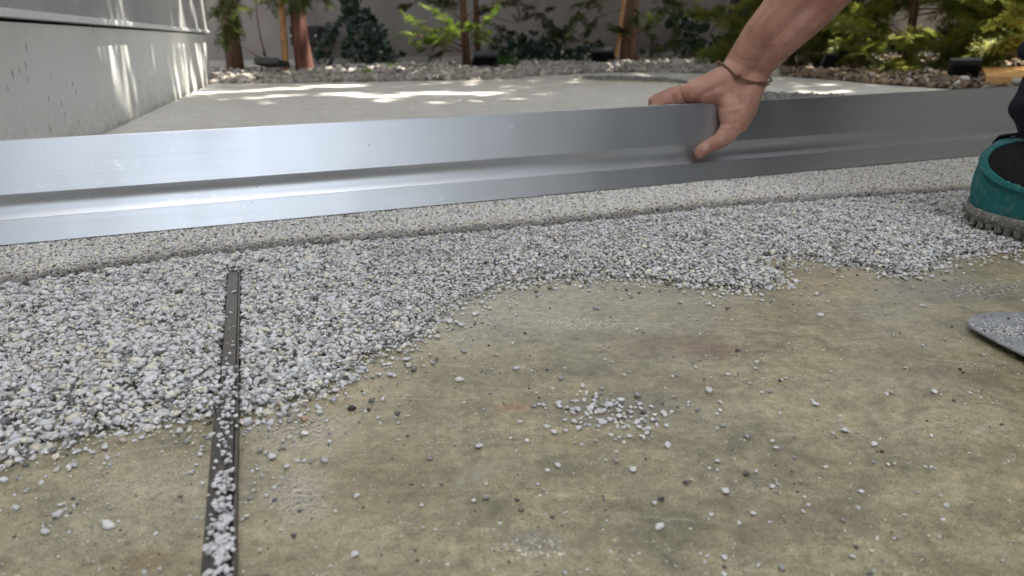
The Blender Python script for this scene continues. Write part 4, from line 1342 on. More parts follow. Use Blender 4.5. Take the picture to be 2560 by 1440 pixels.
# black wall box with two screws, black post
p0 = AT(722, 66, 6.05); p1 = AT(798, 112, 6.05)
wb = empty('wall_box', ((p0[0] + p1[0]) / 2, 6.1, p1[2])); tag(wb, 'black box with two pale screws on the back wall behind the red trunk', 'box')
bm = bmesh.new(); add_box(bm, (p0[0], 6.05, p1[2]), (p1[0], YB - .002, p0[2]), None, .008); link('housing', bm_mesh('housing', bm), M_BLACKPL, wb)
for q in ((727, 90), (790, 90)):
    c_ = AT(*q, 6.046); bm = bmesh.new(); bmesh.ops.create_icosphere(bm, subdivisions=2, radius=.009, matrix=Matrix.Translation(c_)); link('screw', bm_mesh('screw', bm, True), M_SCREW, wb)
p0 = AT(1838, 0, 5.95); p1 = AT(1895, 90, 5.95)
bm = bmesh.new(); add_box(bm, (p0[0], 5.95, p1[2]), (p1[0], 6.08, 1.6), None, .004); add_box(bm, (p0[0] + .03, 5.97, -.02), (p1[0] - .03, 6.06, p1[2] - .001))
tag(link('black_post', bm_mesh('black_post', bm), M_BLACKPL), 'black square post against the back wall just left of the forearm', 'post')

# ------------------------------------------------------------------ ivy
def ivy_mesh(seed):
    r = np.random.default_rng(seed)
    ang = [(-90, .35), (-60, .55), (-20, 1.0), (12, .62), (40, .95), (66, .62), (90, 1.15), (114, .62), (140, .95), (168, .62), (200, 1.0), (240, .55)]
    V = [(0, 0, .0)]
    for a, q in ang:
        q = q * r.uniform(.88, 1.12); a = math.radians(a)
        V.append((q * math.cos(a), q * math.sin(a), -.18 * q * q + r.normal(0, .04)))
    Fc = [(0, i, i + 1) for i in range(1, len(ang))] + [(0, len(ang), 1)]
    m = mesh_np('ivy_leaf', V, Fc); m.materials.append(M_IVY); return m
IVY_ME = [ivy_mesh(s) for s in range(4)]
ir = np.random.default_rng(77)


def ivy(label, blobs, stems, n, size=(.022, .036), Y=6.0, col=((.008, .020, .012), (.022, .045, .022))):
    c0_ = AT(blobs[0][0], 165, Y); root = empty('ivy_plant', (c0_[0], Y, gz(c0_[0], Y))); tag(root, label, 'ivy', 'ivy plants on the back wall')
    for s in stems:
        bm = bmesh.new(); add_tube(bm, [AT(q[0], q[1], Y + .08) for q in s], [.007] * (len(s) - 1) + [.003], 6, .2)
        link('stem', bm_mesh('stem', bm, True), M_TWIG, root)
    w = np.array([q[2] * q[3] for q in blobs], float); w /= w.sum()
    for i in range(n):
        bq = blobs[ir.choice(len(blobs), p=w)]
        a = ir.uniform(0, 2 * math.pi); q = math.sqrt(ir.random())
        p = AT(bq[0] + bq[2] * q * math.cos(a), bq[1] + bq[3] * q * math.sin(a), Y + ir.uniform(-.12, .14))
        o = bpy.data.objects.new('leaf', IVY_ME[i % 4]); COL.objects.link(o)
        o.parent = root; o.matrix_parent_inverse = root.matrix_basis.inverted()
        s = ir.uniform(*size)
        d = Vector((ir.normal(0, .45), -1 + ir.normal(0, .25), .45 + ir.normal(0, .4))).normalized()
        Rm = d.to_track_quat('Z', 'Y').to_matrix().to_4x4() @ Matrix.Rotation(math.pi + ir.normal(0, .5), 4, 'Z')
        o.matrix_basis = Matrix.Translation(Vector(p.tolist())) @ Rm @ Matrix.Diagonal((s, s, s, 1))
        t = ir.random(); o.color = (*[col[0][j] * (1 - t) + col[1][j] * t for j in range(3)], 1)


ivy('large dark ivy mass climbing the wall left of the sunlit conifer', [(890, 45, 36, 65), (910, 120, 55, 55), (960, 140, 50, 36), (870, 20, 20, 40), (935, 80, 30, 40)], [[(900, 170), (895, 80), (880, -20)], [(905, 160), (950, 120)]], 280)
ivy('small ivy tuft between the red bark trunk and the large ivy', [(812, 130, 24, 38), (825, 80, 22, 22), (845, 65, 12, 14)], [[(810, 172), (818, 110), (840, 60)]], 50)
ivy('low wide ivy mass in the middle of the back wall', [(1330, 135, 70, 28), (1420, 135, 75, 26), (1340, 100, 45, 24), (1260, 105, 30, 30), (1480, 130, 35, 30), (1400, 85, 30, 20), (1375, 60, 12, 12)], [[(1330, 168), (1320, 110), (1260, 90)], [(1420, 165), (1400, 80)]], 260)
ivy('straggling ivy high on the wall left of the black post', [(1705, 35, 25, 25), (1750, 55, 30, 25), (1720, 110, 40, 30), (1790, 110, 40, 25), (1800, 140, 40, 18), (1630, 125, 25, 15), (1690, 65, 25, 30)], [[(1730, 168), (1720, 80), (1705, 10)]], 170)

# small bright weed, low fern-like plants
def tuft(pxy, Y, n, L, lab, cat, lo, hi, name, up=.8):
    rng_ = np.random.default_rng(int(pxy[0]))
    b_ = AT(*pxy, Y); root = empty(name, b_); tag(root, lab, cat)
    pos = np.tile(b_, (n, 1)) + rng_.normal(0, L * .12, (n, 3)) * [1, 1, .2]
    dirs = rng_.normal(0, .8, (n, 3)); dirs[:, 2] = np.abs(dirs[:, 2]) * .7 + up
    me = bake('leaves', FROND_V, FROND_F, pos, orient(dirs, rng_, .6), np.stack([rng_.uniform(.6, 1.1, n) * L] * 3, 1), green(n, rng_, lo, hi), smooth=False, rng=rng_)
    link('leaves', me, M_THUJA, root)
tuft((912, 200), 4.62, 26, .075, 'bright yellow green weed at the edge of the gravel, below the large ivy', 'weed', (.16, .26, .03), (.26, .40, .06), 'weed')
tuft((975, 170), 5.3, 8, .05, 'tiny green sprig in the gravel just right of the large ivy', 'weed', (.12, .22, .03), (.2, .34, .05), 'sprig')
tuft((1262, 188), 5.0, 34, .13, 'green fern like plant between the flat spotlight and the low ivy', 'plant', (.03, .09, .02), (.07, .17, .04), 'fern', 1.0)
tuft((1285, 192), 4.95, 12, .10, 'drooping green sprig leaning right beside the fern like plant', 'plant', (.04, .10, .02), (.09, .18, .04), 'fern_sprig', .3)

# ------------------------------------------------------------------ garden spotlights
def floodlight(pxy, Y, w, yaw, pitch, lab, fins=True, h=.62):
    b_ = AT(*pxy, Y); z_ = gz(b_[0], b_[1]); root = empty('garden_spotlight', (b_[0], b_[1], z_)); tag(root, lab, 'spotlight', 'garden spotlights along the bed')
    c_ = Vector((b_[0], b_[1], z_ + w * .42))
    M = Matrix.Translation(c_) @ Matrix.Rotation(yaw, 4, 'Z') @ Matrix.Rotation(pitch, 4, 'X')
    H_ = w * h
    bm = bmesh.new(); add_box(bm, (-w / 2, -w * .10, -H_ / 2), (w / 2, w * .10, H_ / 2), M, w * .03); link('housing', bm_mesh('housing', bm), M_BLACKPL, root)
    bm = bmesh.new(); add_box(bm, (-w * .44, w * .101, -H_ * .42), (w * .44, w * .115, H_ * .42), M); link('glass', bm_mesh('glass', bm), M_GLASS, root)
    bm = bmesh.new(); add_box(bm, (-w * .53, -w * .06, H_ * .5 + .001), (w * .53, w * .16, H_ * .5 + w * .06), M, w * .015); link('visor', bm_mesh('visor', bm), M_GREYPL, root)
    if fins:
        for i in range(13):
            xx = -w * .45 + w * .9 * i / 12
            bm = bmesh.new(); add_box(bm, (xx - w * .012, -w * .24, -H_ * .42), (xx + w * .012, -w * .101, H_ * .42), M); link('cooling_fin', bm_mesh('cooling_fin', bm), M_BLACKPL, root)
    bm = bmesh.new()
    for s in (-1, 1):
        q = M @ Vector((s * w * .52, 0, 0)); add_tube(bm, [q, (q.x, q.y, z_ + .01)], w * .03, 6)
    add_tube(bm, [M @ Vector((-w * .52, 0, 0)) * 1.0 + Vector((0, 0, 0)), M @ Vector((w * .52, 0, 0))], w * .02, 6)
    link('bracket', bm_mesh('bracket', bm), M_BLACKPL, root)
    bm = bmesh.new(); add_box(bm, (b_[0] - w * .55, b_[1] - w * .12, z_ - .02), (b_[0] + w * .55, b_[1] + w * .12, z_ + .012), None, .003); link('base', bm_mesh('base', bm), M_BLACKPL, root)
floodlight((1212, 186), 4.86, .14, .25, 1.05, 'flat tilted black spotlight in the gravel left of the fern', False, .8)
floodlight((1508, 168), 5.35, .14, -.1, .9, 'black spotlight tipped back at the foot of the leaning stake', False, .8)
floodlight((2068, 183), 4.05, .095, .5, .5, 'black spotlight under the leftmost conifer shrub, right of the forearm', False, .9)
floodlight((2404, 205), 3.15, .105, -.15, .45, 'finned black spotlight next to the orange board', True, .62)
floodlight((686, 196), 4.78, .15, -.3, 1.4, 'black spotlight lying face down in the gravel below the orange stake', False, .8)

# orange board
q0, q1, q2, q3 = G(2462, 216, .02), G(2452, 187, .02), G(2800, 187, .02), G(2900, 225, .02)
ob = empty('timber_board', tuple(q0)); tag(ob, 'orange timber boards lit by the sun beyond the right end of the straightedge', 'board')
for i in range(3):
    t0, t1 = i / 3 + .004, (i + 1) / 3 - .004
    pl4 = [q0 * (1 - t0) + q1 * t0, q3 * (1 - t0) + q2 * t0, q3 * (1 - t1) + q2 * t1, q0 * (1 - t1) + q1 * t1]
    bm = bmesh.new(); add_prism(bm, [tuple(p[:2]) for p in pl4], .0, .055); link('plank', bm_mesh('plank', bm), M_ORANGE, ob)

# ------------------------------------------------------------------ unseen houses and tree added to shade and light the terrace
nh = empty('added_shade_house', (2.4, -1, 0)); tag(nh, 'tall grey house added out of view on the right to shade the terrace', 'house')  # unseen house volume added to keep the sun off the foreground
bm = bmesh.new(); add_box(bm, (2.15, -2.6, -.2), (7, 3.0, 6.3)); link('wall', bm_mesh('wall', bm), M_SHADE_FACADE, nh)  # wall of the added shade house
bm = bmesh.new(); add_box(bm, (2.05, -2.7, 6.303), (7.2, 3.1, 6.5)); link('added_roof', bm_mesh('added_roof', bm), M_CLAD, nh)
for zz in (1.5, 4.4):
    for yy in (-2.1, -0.4, 1.4):
        bm = bmesh.new(); add_box(bm, (2.12, yy, zz - .5), (2.147, yy + 1.1, zz + .9)); w_ = link('added_window', bm_mesh('added_window', bm), M_DRIP, nh)
        bm = bmesh.new(); add_box(bm, (2.10, yy + .06, zz - .44), (2.118, yy + 1.04, zz + .84)); link('pane', bm_mesh('pane', bm), M_GLASS, w_)

fh = empty('added_glint_house', (-2.6, 7.2, 0)); tag(fh, 'pale two storey house added out of view at the back left for glints on the concrete', 'house')  # unseen, added so its sunlit side reflects in the wet concrete
bm = bmesh.new(); add_box(bm, (-9, 7.0, -.2), (-2.4, 14, 7.6)); link('wall', bm_mesh('wall', bm), simple('glint_house_cream_facade', (.66, .58, .44), .8, var=.06), fh)  # wall of the added glint house
bm = bmesh.new(); add_box(bm, (-9.2, 6.8, 7.603), (-2.1, 14.2, 7.8)); link('added_roof', bm_mesh('added_roof', bm), M_CLAD, fh)
for zz in (1.8, 4.8):
    for yy in (8.0, 10.2, 12.2):
        bm = bmesh.new(); add_box(bm, (-2.43, yy, zz - .6), (-2.37, yy + .9, zz + .7)); w_ = link('added_window', bm_mesh('added_window', bm), M_DRIP, fh)
        bm = bmesh.new(); add_box(bm, (-2.36, yy + .06, zz - .54), (-2.355, yy + .84, zz + .64)); link('pane', bm_mesh('pane', bm), M_GLASS, w_)
# unseen shade tree added; crown leaves left out where sun patches should fall
cr = np.random.default_rng(90)
n = 27000
cx = cr.uniform(-.75, 4.2, n); cy = cr.uniform(.6, 6.9, n); cz = 3.15 + .45 * snoise(cx, cy, 1.6, 6) + cr.uniform(0, 1.25, n) + .06 * (cx - 1)
CP = np.stack([cx, cy, cz], 1)
m = (shaded(CP, .03, .8) | (cr.random(n) < .09)) & ((cy > 2.6) | (cx < .95) & (cx > .1)); CP = CP[m]; n = len(CP)
lw = cr.uniform(.045, .075, n)
quad = np.array([[(-1.3, 0, 0), (0, -.62, .1), (1.3, 0, 0), (0, .62, .1)]], float); qf = np.array([[0, 1, 2, 3]])
dr_ = cr.normal(0, 1, (n, 3)); dr_[:, 2] *= .35
Rq = orient(dr_, cr, .45)
st_ = empty('added_shade_tree', (2.9, 4.9, 0)); tag(st_, 'broad leafy tree added out of view over the planting bed, crown gapped to place sun patches', 'tree')
me = bake('crown', quad, qf, CP, Rq, np.stack([lw] * 3, 1), green(n, cr, (.03, .06, .015), (.08, .14, .03)), smooth=False, rng=cr)
link('crown', me, M_LEAF, st_)  # crown of the added shade tree
bm = bmesh.new(); add_tube(bm, [(2.95, 4.9, -.05), (2.9, 4.85, 1.2), (2.8, 4.7, 2.4), (2.6, 4.4, 3.3)], [.13, .11, .10, .06], 14, .1); link('trunk', bm_mesh('trunk', bm, True), M_BARK2, st_)  # trunk of the added shade tree
for (ex, ey, ez) in ((0.4, 4.9, 3.5), (.8, 2.4, 3.6), (1.6, 5.9, 3.6), (3.6, 2.6, 3.7), (3.8, 5.8, 3.7), (2.0, 3.2, 3.9)):
    bm = bmesh.new(); add_tube(bm, [(2.8, 4.7, 2.4), ((2.8 + ex) / 2, (4.7 + ey) / 2, 3.15), (ex, ey, ez)], [.06, .035, .012], 8, .1); link('limb', bm_mesh('limb', bm, True), M_BARK2, st_)  # limb of the added shade tree

# ------------------------------------------------------------------ the worker
person = empty('person', (.62, .82, 0))
tag(person, 'crouching person in navy trousers and teal shoes, bare forearm reaching to grip the straightedge', 'person')


def blob_mesh(name, chains, voxel, smooth=6, parent=None, mat=None, sub=0):
    """chains: lists of (point, radius); spheres strung densely along each, fused into one skin"""
    V0, F0 = ico(2)
    P_, R_ = [], []
    for ch in chains:
        for (a, ra), (b_, rb_) in zip(ch[:-1], ch[1:]):
            a, b_ = np.array(a, float), np.array(b_, float); L = np.linalg.norm(b_ - a)
            m_ = max(2, int(L / (min(ra, rb_) * .22)))
            for i in range(m_ + 1):
                t = i / m_; P_.append(a * (1 - t) + b_ * t); R_.append(ra * (1 - t) + rb_ * t)
    P_ = np.array(P_); R_ = np.array(R_)
    V = (V0[None] * R_[:, None, None] + P_[:, None]).reshape(-1, 3)
    Fc = (F0[None] + (np.arange(len(P_)) * len(V0))[:, None, None]).reshape(-1, 3)
    me = mesh_np(name, V, Fc)
    o = bpy.data.objects.new(name + '_src', me); COL.objects.link(o)
    r = o.modifiers.new('r', 'REMESH'); r.mode = 'VOXEL'; r.voxel_size = voxel; r.use_smooth_shade = True
    s = o.modifiers.new('s', 'SMOOTH'); s.factor = .5; s.iterations = smooth
    bpy.context.view_layer.update()
    ev = o.evaluated_get(bpy.context.evaluated_depsgraph_get())
    me2 = bpy.data.meshes.new_from_object(ev); me2.name = name
    me2.polygons.foreach_set('use_smooth', np.ones(len(me2.polygons), dtype=bool))
    bpy.data.objects.remove(o); bpy.data.meshes.remove(me)
    me2.materials.clear()
    return link(name, me2, mat, parent)


def Z3(zx, zy, off):
    """hand landmarks: enlarged-crop coordinates (scale 3, origin 1500,0) with depth behind the face"""
    return bar_face(1500 + zx / 3, zy / 3, off)


mm = .001
wrist = Z3(1095, 560, .004)
elbow = PD(2185, -185, 1.10)
shoulder = np.array([.63, 1.0, .60])
hand = [
    # forearm, slightly flattened by two side-by-side chains
    [(Z3(1058, 500, .004), 25.5 * mm), (PD(1905, 85, 1.175), 28.5 * mm), (PD(1975, 5, 1.155), 33 * mm), (PD(2070, -90, 1.125), 38 * mm), (elbow, 41 * mm)],
    [(Z3(1138, 565, .004), 22 * mm), (PD(1945, 106, 1.175), 27.5 * mm), (PD(2035, 18, 1.155), 33 * mm), (PD(2110, -70, 1.125), 38 * mm), (elbow, 41 * mm)],
    [(elbow, 41 * mm), ((elbow + shoulder) / 2 + [0, 0, .0], 47 * mm), (shoulder, 56 * mm)],
    # wrist to back of hand
    [(Z3(1070, 520, .004), 27 * mm), (Z3(960, 600, .004), 24 * mm), (Z3(830, 650, .006), 21 * mm), (Z3(720, 680, .008), 17 * mm)],
    [(Z3(1125, 570, .002), 23.5 * mm), (Z3(1065, 680, -.002), 24 * mm), (Z3(940, 680, .002), 22 * mm), (Z3(800, 700, .006), 17 * mm)],
    # outer side of the palm, behind the bar
    [(Z3(1100, 560, .012), 24 * mm), (Z3(950, 640, .034), 21 * mm), (Z3(800, 700, .044), 17 * mm)],
    # thenar and thumb
    [(Z3(1135, 620, -.004), 22 * mm), (Z3(1038, 760, -.016), 21.5 * mm), (Z3(990, 860, -.018), 18.5 * mm), (Z3(968, 940, -.016), 15 * mm), (Z3(930, 1010, -.014), 13.2 * mm),
     (Z3(860, 1065, -.013), 12.2 * mm), (Z3(790, 1098, -.012), 10.8 * mm), (Z3(728, 1138, -.0105), 9.6 * mm), (Z3(712, 1160, -.010), 8.0 * mm)],
    [(Z3(1100, 700, -.006), 21 * mm), (Z3(1055, 830, -.014), 16.5 * mm), (Z3(1000, 955, -.015), 12.5 * mm)],
    [(Z3(950, 740, -.004), 17 * mm), (Z3(925, 860, -.014), 16 * mm), (Z3(930, 960, -.015), 13.5 * mm), (Z3(880, 1040, -.014), 12.6 * mm)],
]
# fingers: bend over the top edge and down behind the straightedge
hand += [
    [(Z3(720, 680, .008), 15 * mm), (Z3(640, 705, .020), 11.5 * mm), (Z3(560, 735, .034), 10.5 * mm), (Z3(500, 800, .040), 9.6 * mm), (Z3(470, 900, .036), 8.6 * mm), (Z3(460, 960, .033), 7.5 * mm)],
    [(Z3(760, 670, .022), 15 * mm), (Z3(650, 665, .040), 11 * mm), (Z3(545, 712, .052), 10.2 * mm), (Z3(560, 800, .054), 9.6 * mm), (Z3(560, 900, .046), 8.8 * mm), (Z3(555, 980, .036), 7.8 * mm)],
    [(Z3(820, 690, .040), 14 * mm), (Z3(720, 690, .056), 11 * mm), (Z3(660, 760, .062), 10 * mm), (Z3(660, 870, .056), 9.2 * mm), (Z3(665, 980, .042), 7.8 * mm)],
    [(Z3(880, 700, .046), 13 * mm), (Z3(810, 730, .060), 9.8 * mm), (Z3(775, 800, .062), 9 * mm), (Z3(770, 890, .052), 8 * mm), (Z3(770, 950, .040), 6.8 * mm)],
]
# rest of the body (out of the picture): other arm, neck and head
chest = np.array([.76, .88, .58]); sh2 = np.array([.93, .86, .60])
el2 = np.array([1.02, .66, .42]); hd2 = np.array([.90, .50, .30])
hand += [[(shoulder, .056), (chest + [0, 0, .02], .075), (sh2, .056)],
         [(sh2, .055), (el2, .043), (hd2, .029), (hd2 + [-.03, -.05, -.02], .026), (hd2 + [-.045, -.085, -.035], .020)],
         [(chest + [0, 0, .05], .06), (chest + [-.01, -.04, .17], .052), (chest + [-.03, -.07, .24], .07), (chest + [-.035, -.075, .31], .082)],
         [(chest + [-.03, -.07, .24], .06), (chest + [-.06, -.12, .215], .045)],
         [(chest + [-.035, -.075, .28], .07), (chest + [-.07, -.125, .27], .03)],
         [(chest + [-.09, -.155, .262], .012), (chest + [-.075, -.135, .29], .009)],
         [(chest + [.035, -.075, .265], .02), (chest + [.045, -.07, .28], .014)], [(chest + [-.105, -.03, .265], .02), (chest + [-.115, -.025, .28], .014)]]
for j in range(4):
    o_ = np.array([-.045 + .018 * (j - 1.5), -.085 - .004 * abs(j - 1.5), -.035])
    hand += [[(hd2 + o_, .010), (hd2 + o_ * 1.45 + [0, 0, -.01], .009), (hd2 + o_ * 1.75 + [0, .005, -.035], .0078)]]
hand += [[(hd2 + [-.03, -.03, -.02], .014), (hd2 + [.02, -.07, -.03], .011), (hd2 + [.022, -.095, -.045], .009)]]
body = blob_mesh('body', hand, .0021, 5, person, M_SKIN)
co = np.empty(len(body.data.vertices) * 3); body.data.vertices.foreach_get('co', co); co = co.reshape(-1, 3)
wco = co.copy()
nr = np.empty(len(co) * 3); body.data.vertices.foreach_get('normal', nr); nr = nr.reshape(-1, 3)
wpx, wpy = project(wco)
zx_, zy_ = (wpx - 1500) * 3, wpy * 3
face_ = (nr @ (np.array([0, 0, CAMH]) - wco.mean(0)) > -1) & (((wco - _C) * nr).sum(1) < 0)
for cr_l, dep_, wid_ in [([(835, 1000), (862, 1030), (888, 1066)], .0011, 10), ([(890, 975), (950, 985), (1005, 975)], .0010, 9), ([(905, 925), (970, 940), (1040, 915)], .0007, 9),
                         ([(850, 800), (930, 812), (1030, 795), (1080, 770)], .0013, 14), ([(880, 850), (960, 862), (1050, 845)], .0007, 9), ([(595, 640), (600, 700), (640, 760)], .0038, 10),
                         ([(545, 715), (560, 760), (575, 795)], .0016, 11), ([(930, 640), (990, 700), (1060, 780)], .0010, 18), ([(1030, 430), (1120, 470), (1230, 470)], .0008, 12),
                         ([(1090, 330), (1180, 380), (1290, 400)], .0005, 14), ([(700, 770), (780, 700), (880, 650)], .0008, 16)]:
    dd = dist_poly(np.array(cr_l, float), zx_, zy_)
    wco -= (face_ * dep_ * np.exp(-(dd / wid_) ** 2))[:, None] * nr
for vx, dep_, wid_ in [([(1120, 330), (1200, 200), (1330, 60)], .0011, 17), ([(1180, 420), (1270, 300), (1400, 180), (1480, 60)], .0010, 15), ([(820, 560), (900, 520), (960, 470)], .0009, 14)]:
    dd = dist_poly(np.array(vx, float), zx_, zy_)
    wco += (face_ * dep_ * np.exp(-(dd / wid_) ** 2))[:, None] * nr
body.data.vertices.foreach_set('co', wco.ravel()); body.data.update()
# thumb nail
tn_c = Z3(742, 1122, -.0195)
V0, F0 = ico(3)
td = (Z3(733, 1130, 0) - Z3(800, 1095, 0)); td /= np.linalg.norm(td)
tn_n = BF * .8 + np.array([0, 0, -.25]); tn_n -= td * (tn_n @ td); tn_n /= np.linalg.norm(tn_n); ts = np.cross(tn_n, td)
Vn = V0[:, :1] * td * .0068 + V0[:, 1:2] * ts * .0055 + V0[:, 2:] * tn_n * .0016 + tn_c
link('thumb_nail', mesh_np('thumb_nail', Vn, F0), M_NAIL, person)
# cord round the wrist
bm = bmesh.new(); pts = []
c0p = Z3(1090, 600, .004)
front = [Z3(905, 470, 0), Z3(922, 530, -.014), Z3(958, 598, -.024), Z3(1040, 640, -.029), Z3(1120, 652, -.031), Z3(1185, 642, -.026), Z3(1232, 612, -.016), Z3(1243, 578, -.002)]
back = [Z3(1225, 545, .024), Z3(1130, 510, .036), Z3(1020, 470, .034), Z3(940, 445, .020)]
loop = front + back
N_ = len(loop)
for i in range(N_):
    for s in range(5):
        t = s / 5; p0_, p1_, p2_, p3_ = [loop[(i + q) % N_] for q in (-1, 0, 1, 2)]
        pts.append(.5 * ((2 * p1_) + (-p0_ + p2_) * t + (2 * p0_ - 5 * p1_ + 4 * p2_ - p3_) * t * t + (-p0_ + 3 * p1_ - 3 * p2_ + p3_) * t ** 3))
pts.append(pts[0])
add_tube(bm, pts, .0016, 8, .15, cap=False)
pts2 = [p + np.array([.0, -.001, -.0034]) for p in pts[:26]]
add_tube(bm, pts2, .0012, 8, .15)
kn = Z3(965, 598, -.026)
bmesh.ops.create_icosphere(bm, subdivisions=2, radius=.0042, matrix=Matrix.Translation(kn))
link('bracelet', bm_mesh('bracelet', bm, True), M_CORD, person)
# shirt, trousers
blob_mesh('shirt', [[(np.array([.78, 1.02, .34]), .125), (np.array([.78, .96, .45]), .125), (chest - [0, 0, .02], .125), (chest + [0, 0, .03], .095)],
                    [(shoulder, .066), (chest, .10), (sh2, .066)], [(shoulder, .066), (shoulder * .7 + elbow * .3, .062)], [(sh2, .066), (sh2 * .6 + el2 * .4, .06)]], .008, 5, person, M_SHIRT)
hip = np.array([.86, 1.03, .29])
kn1 = np.array([.86, .64, .42]); an1 = np.array([.584, .835, .145])
kn2 = np.array([1.12, .62, .44]); an2 = np.array([.98, .86, .12])
trs = [[(hip, .13), (hip + [.0, -.02, .08], .125)], [(hip - [.06, 0, 0], .11), (kn1, .078)], [(hip + [.07, 0, 0], .11), (kn2, .078)],
       [(kn1, .078), (an1 * .5 + kn1 * .5, .074), (an1 + [.045, -.01, .05], .066), (an1 + [-.002, 0, .0], .058), (an1 + [.002, -.002, -.012], .056)],
       [(kn2, .078), (an2 * .6 + kn2 * .4, .072), (an2, .058)]]
# creases gathered at the ankle
for i, (zz, ph) in enumerate(((.0, .2), (.028, 1.1), (.06, .5))):
    ringp = [(an1 + [.003 + .054 * math.cos(ph + a_), .052 * math.sin(ph + a_), zz + .008 * math.sin(a_ * 2 + ph)], .013) for a_ in np.linspace(2.2, 5.4, 8)]
    trs.append(ringp)
blob_mesh('trousers', trs, .0045, 4, person, M_NAVY)
blob_mesh('hair', [[(chest + [-.02, -.06, .33], .082), (chest + [-.015, -.05, .30], .085)], [(chest + [.0, -.035, .27], .07), (chest + [.0, -.035, .30], .075)]], .006, 4, person, M_HAIR)
for s in (-1, 1):
    bm = bmesh.new(); bmesh.ops.create_icosphere(bm, subdivisions=2, radius=.011, matrix=Matrix.Translation(chest + [-.072 + .026 * s, -.132 - .012 * s, .298])); link('eye', bm_mesh('eye', bm, True), M_SCREW, person)

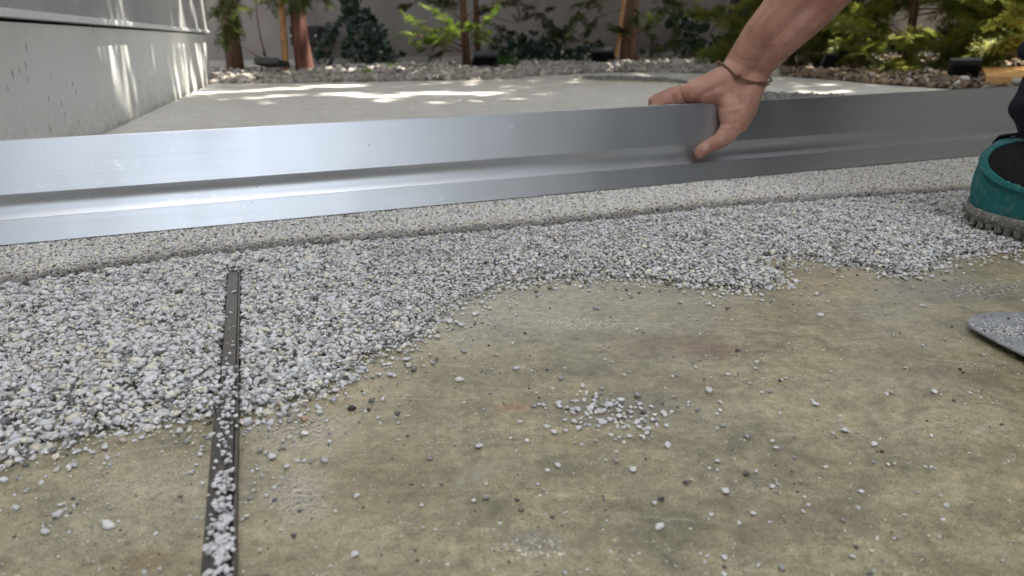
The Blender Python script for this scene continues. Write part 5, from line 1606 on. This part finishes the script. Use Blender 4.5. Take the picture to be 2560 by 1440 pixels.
# shoes
def shoe(heel, ang, root, lift=.0):
    """heel: ground point of the heel back; ang: heading of the toe"""
    u = np.array([math.cos(ang), math.sin(ang), 0]); s_ = np.array([-u[1], u[0], 0])
    h0 = np.array(heel, float)
    L = .285
    tt = np.array([0, .015, .04, .09, .16, .26, .38, .5, .62, .74, .85, .93, .98, 1.0])
    wid = np.array([.015, .029, .038, .044, .045, .043, .038, .040, .046, .049, .046, .037, .022, .008])
    top_ = np.array([.070, .082, .090, .094, .096, .097, .098, .088, .074, .062, .053, .045, .036, .026])
    bot = np.array([.016, .009, .004, .001, 0, 0, .001, .002, 0, 0, .002, .007, .013, .018])
    sole_t = np.array([.014, .016, .017, .018, .018, .018, .018, .018, .023, .022, .021, .020, .017, .012])

    def W(t, y, z): return h0 + u * (t * L) + s_ * y + np.array([0, 0, z + lift * (1 - t)])
    # sole
    bm = bmesh.new(); rg_ = []
    for i, t in enumerate(tt):
        w = wid[i] + .0035; zb, zt = bot[i], bot[i] + sole_t[i]
        prof_ = [(-w * .90, zb), (-w, zb + .006), (-w * 1.03, (zb + zt) / 2), (-w, zt), (w, zt), (w * 1.03, (zb + zt) / 2), (w, zb + .006), (w * .90, zb)]
        rg_.append([bm.verts.new(W(t, y, z)) for y, z in prof_])
    for i in range(len(tt) - 1):
        for k_ in range(8): bm.faces.new((rg_[i][k_], rg_[i][(k_ + 1) % 8], rg_[i + 1][(k_ + 1) % 8], rg_[i + 1][k_]))
    bm.faces.new(rg_[0]); bm.faces.new(list(reversed(rg_[-1])))
    bmesh.ops.recalc_face_normals(bm, faces=bm.faces[:])
    so = link('sole', bm_mesh('sole', bm, True), M_SOLE, root)
    # tread blocks round the sole edge
    bm = bmesh.new()
    for t in np.linspace(.02, .97, 26):
        w = np.interp(t, tt, wid) + .0035; zb = np.interp(t, tt, bot)
        for sg in (-1, 1):
            c_ = W(t, sg * w * .86, zb + .0030)
            Mx = Matrix(((u[0], s_[0], 0, c_[0]), (u[1], s_[1], 0, c_[1]), (0, 0, 1, c_[2]), (0, 0, 0, 1)))
            add_box(bm, (-.0033, -.0075, -.0034), (.0033, .0075, .0034), Mx, .0008)
    tag(link('tread', bm_mesh('tread', bm), M_SOLE, so), kind='stuff')
    # upper
    NT, NA = 40, 28
    ts_ = np.linspace(0, 1, NT) ** 1.15

    def up_pt(t, a, grow=0.0):
        w = np.interp(t, tt, wid) + grow; zt = np.interp(t, tt, bot) + np.interp(t, tt, sole_t) - .004; h = np.interp(t, tt, top_) + grow - zt
        ex = .95
        ca, sa = math.cos(a), math.sin(a)
        w *= 1 + .10 * max(0, math.sin(min(a, math.pi - a) * 2.6)) if min(a, math.pi - a) < 1.2 else 1
        return W(t - grow * (t < .05) * 1.5, w * math.copysign(abs(ca) ** ex, ca), zt + h * abs(sa) ** (.85))
    def shell(name, sel, grow, mat, parent_):
        bm = bmesh.new(); vv = {}
        def gv(i, j):
            if (i, j) not in vv: vv[(i, j)] = bm.verts.new(up_pt(ts_[i], math.pi * j / (NA - 1), grow))
            return vv[(i, j)]
        for i in range(NT - 1):
            for j in range(NA - 1):
                if sel(ts_[i] + .012, math.pi * (j + .5) / (NA - 1)):
                    bm.faces.new((gv(i, j), gv(i + 1, j), gv(i + 1, j + 1), gv(i, j + 1)))
        if grow:
            bm.normal_update()
            bmesh.ops.solidify(bm, geom=bm.faces[:], thickness=.0018)
        me_ = bm_mesh(name, bm, True)
        return link(name, me_, mat, parent_)
    NT, NA = 240, 150
    ts_ = np.linspace(0, 1, NT) ** 1.15
    upo = shell('upper', lambda t, a: True, 0.0, M_TEAL, root)
    def oval(t, a):
        out = False
        for sg in (0, 1):
            aa = a if sg == 0 else math.pi - a
            out |= ((t - .34) / .235) ** 2 + ((aa - .84 - (t - .3) * .2) / .44) ** 2 < 1
        return out
    shell('side_panel', oval, .0012, M_MESH, upo)
    shell('vent_opening', lambda t, a: any(((t - .40) / .12) ** 2 + ((aa - .98) / .20) ** 2 < 1 for aa in (a, )), .0020, M_GAP, upo)
    def ring_(t, a):
        for aa in (a, math.pi - a):
            q_ = ((t - .34) / .235) ** 2 + ((aa - .84 - (t - .3) * .2) / .44) ** 2
            if 1 <= q_ < 1.42: return True
        return False
    shell('panel_trim', ring_, .0026, M_TEAL, upo)
    shell('collar', lambda t, a: (1.38 < a < math.pi - 1.38) and t < .46, .0022, M_MESH, upo)
    shell('lace_flap', lambda t, a: (1.2 < a < math.pi - 1.2) and .48 < t < .78, .0022, M_MESH, upo)


s1 = empty('shoe', (.53, .84, 0)); s1.parent = person; s1.matrix_parent_inverse = person.matrix_basis.inverted()
s1['label'] = 'teal shoe with black mesh side panel at the right edge'
heel_p = G(2455, 575, 0.0)
shoe((heel_p[0] + .008, heel_p[1] + .014, .002), math.radians(-72), s1, .012)
s2 = empty('shoe', (1.0, .84, 0)); s2.parent = person; s2.matrix_parent_inverse = person.matrix_basis.inverted()
shoe((1.0, .93, .001), math.radians(-85), s2)
print('tris', sum(len(o.data.polygons) for o in SC.objects if o.type == 'MESH'))
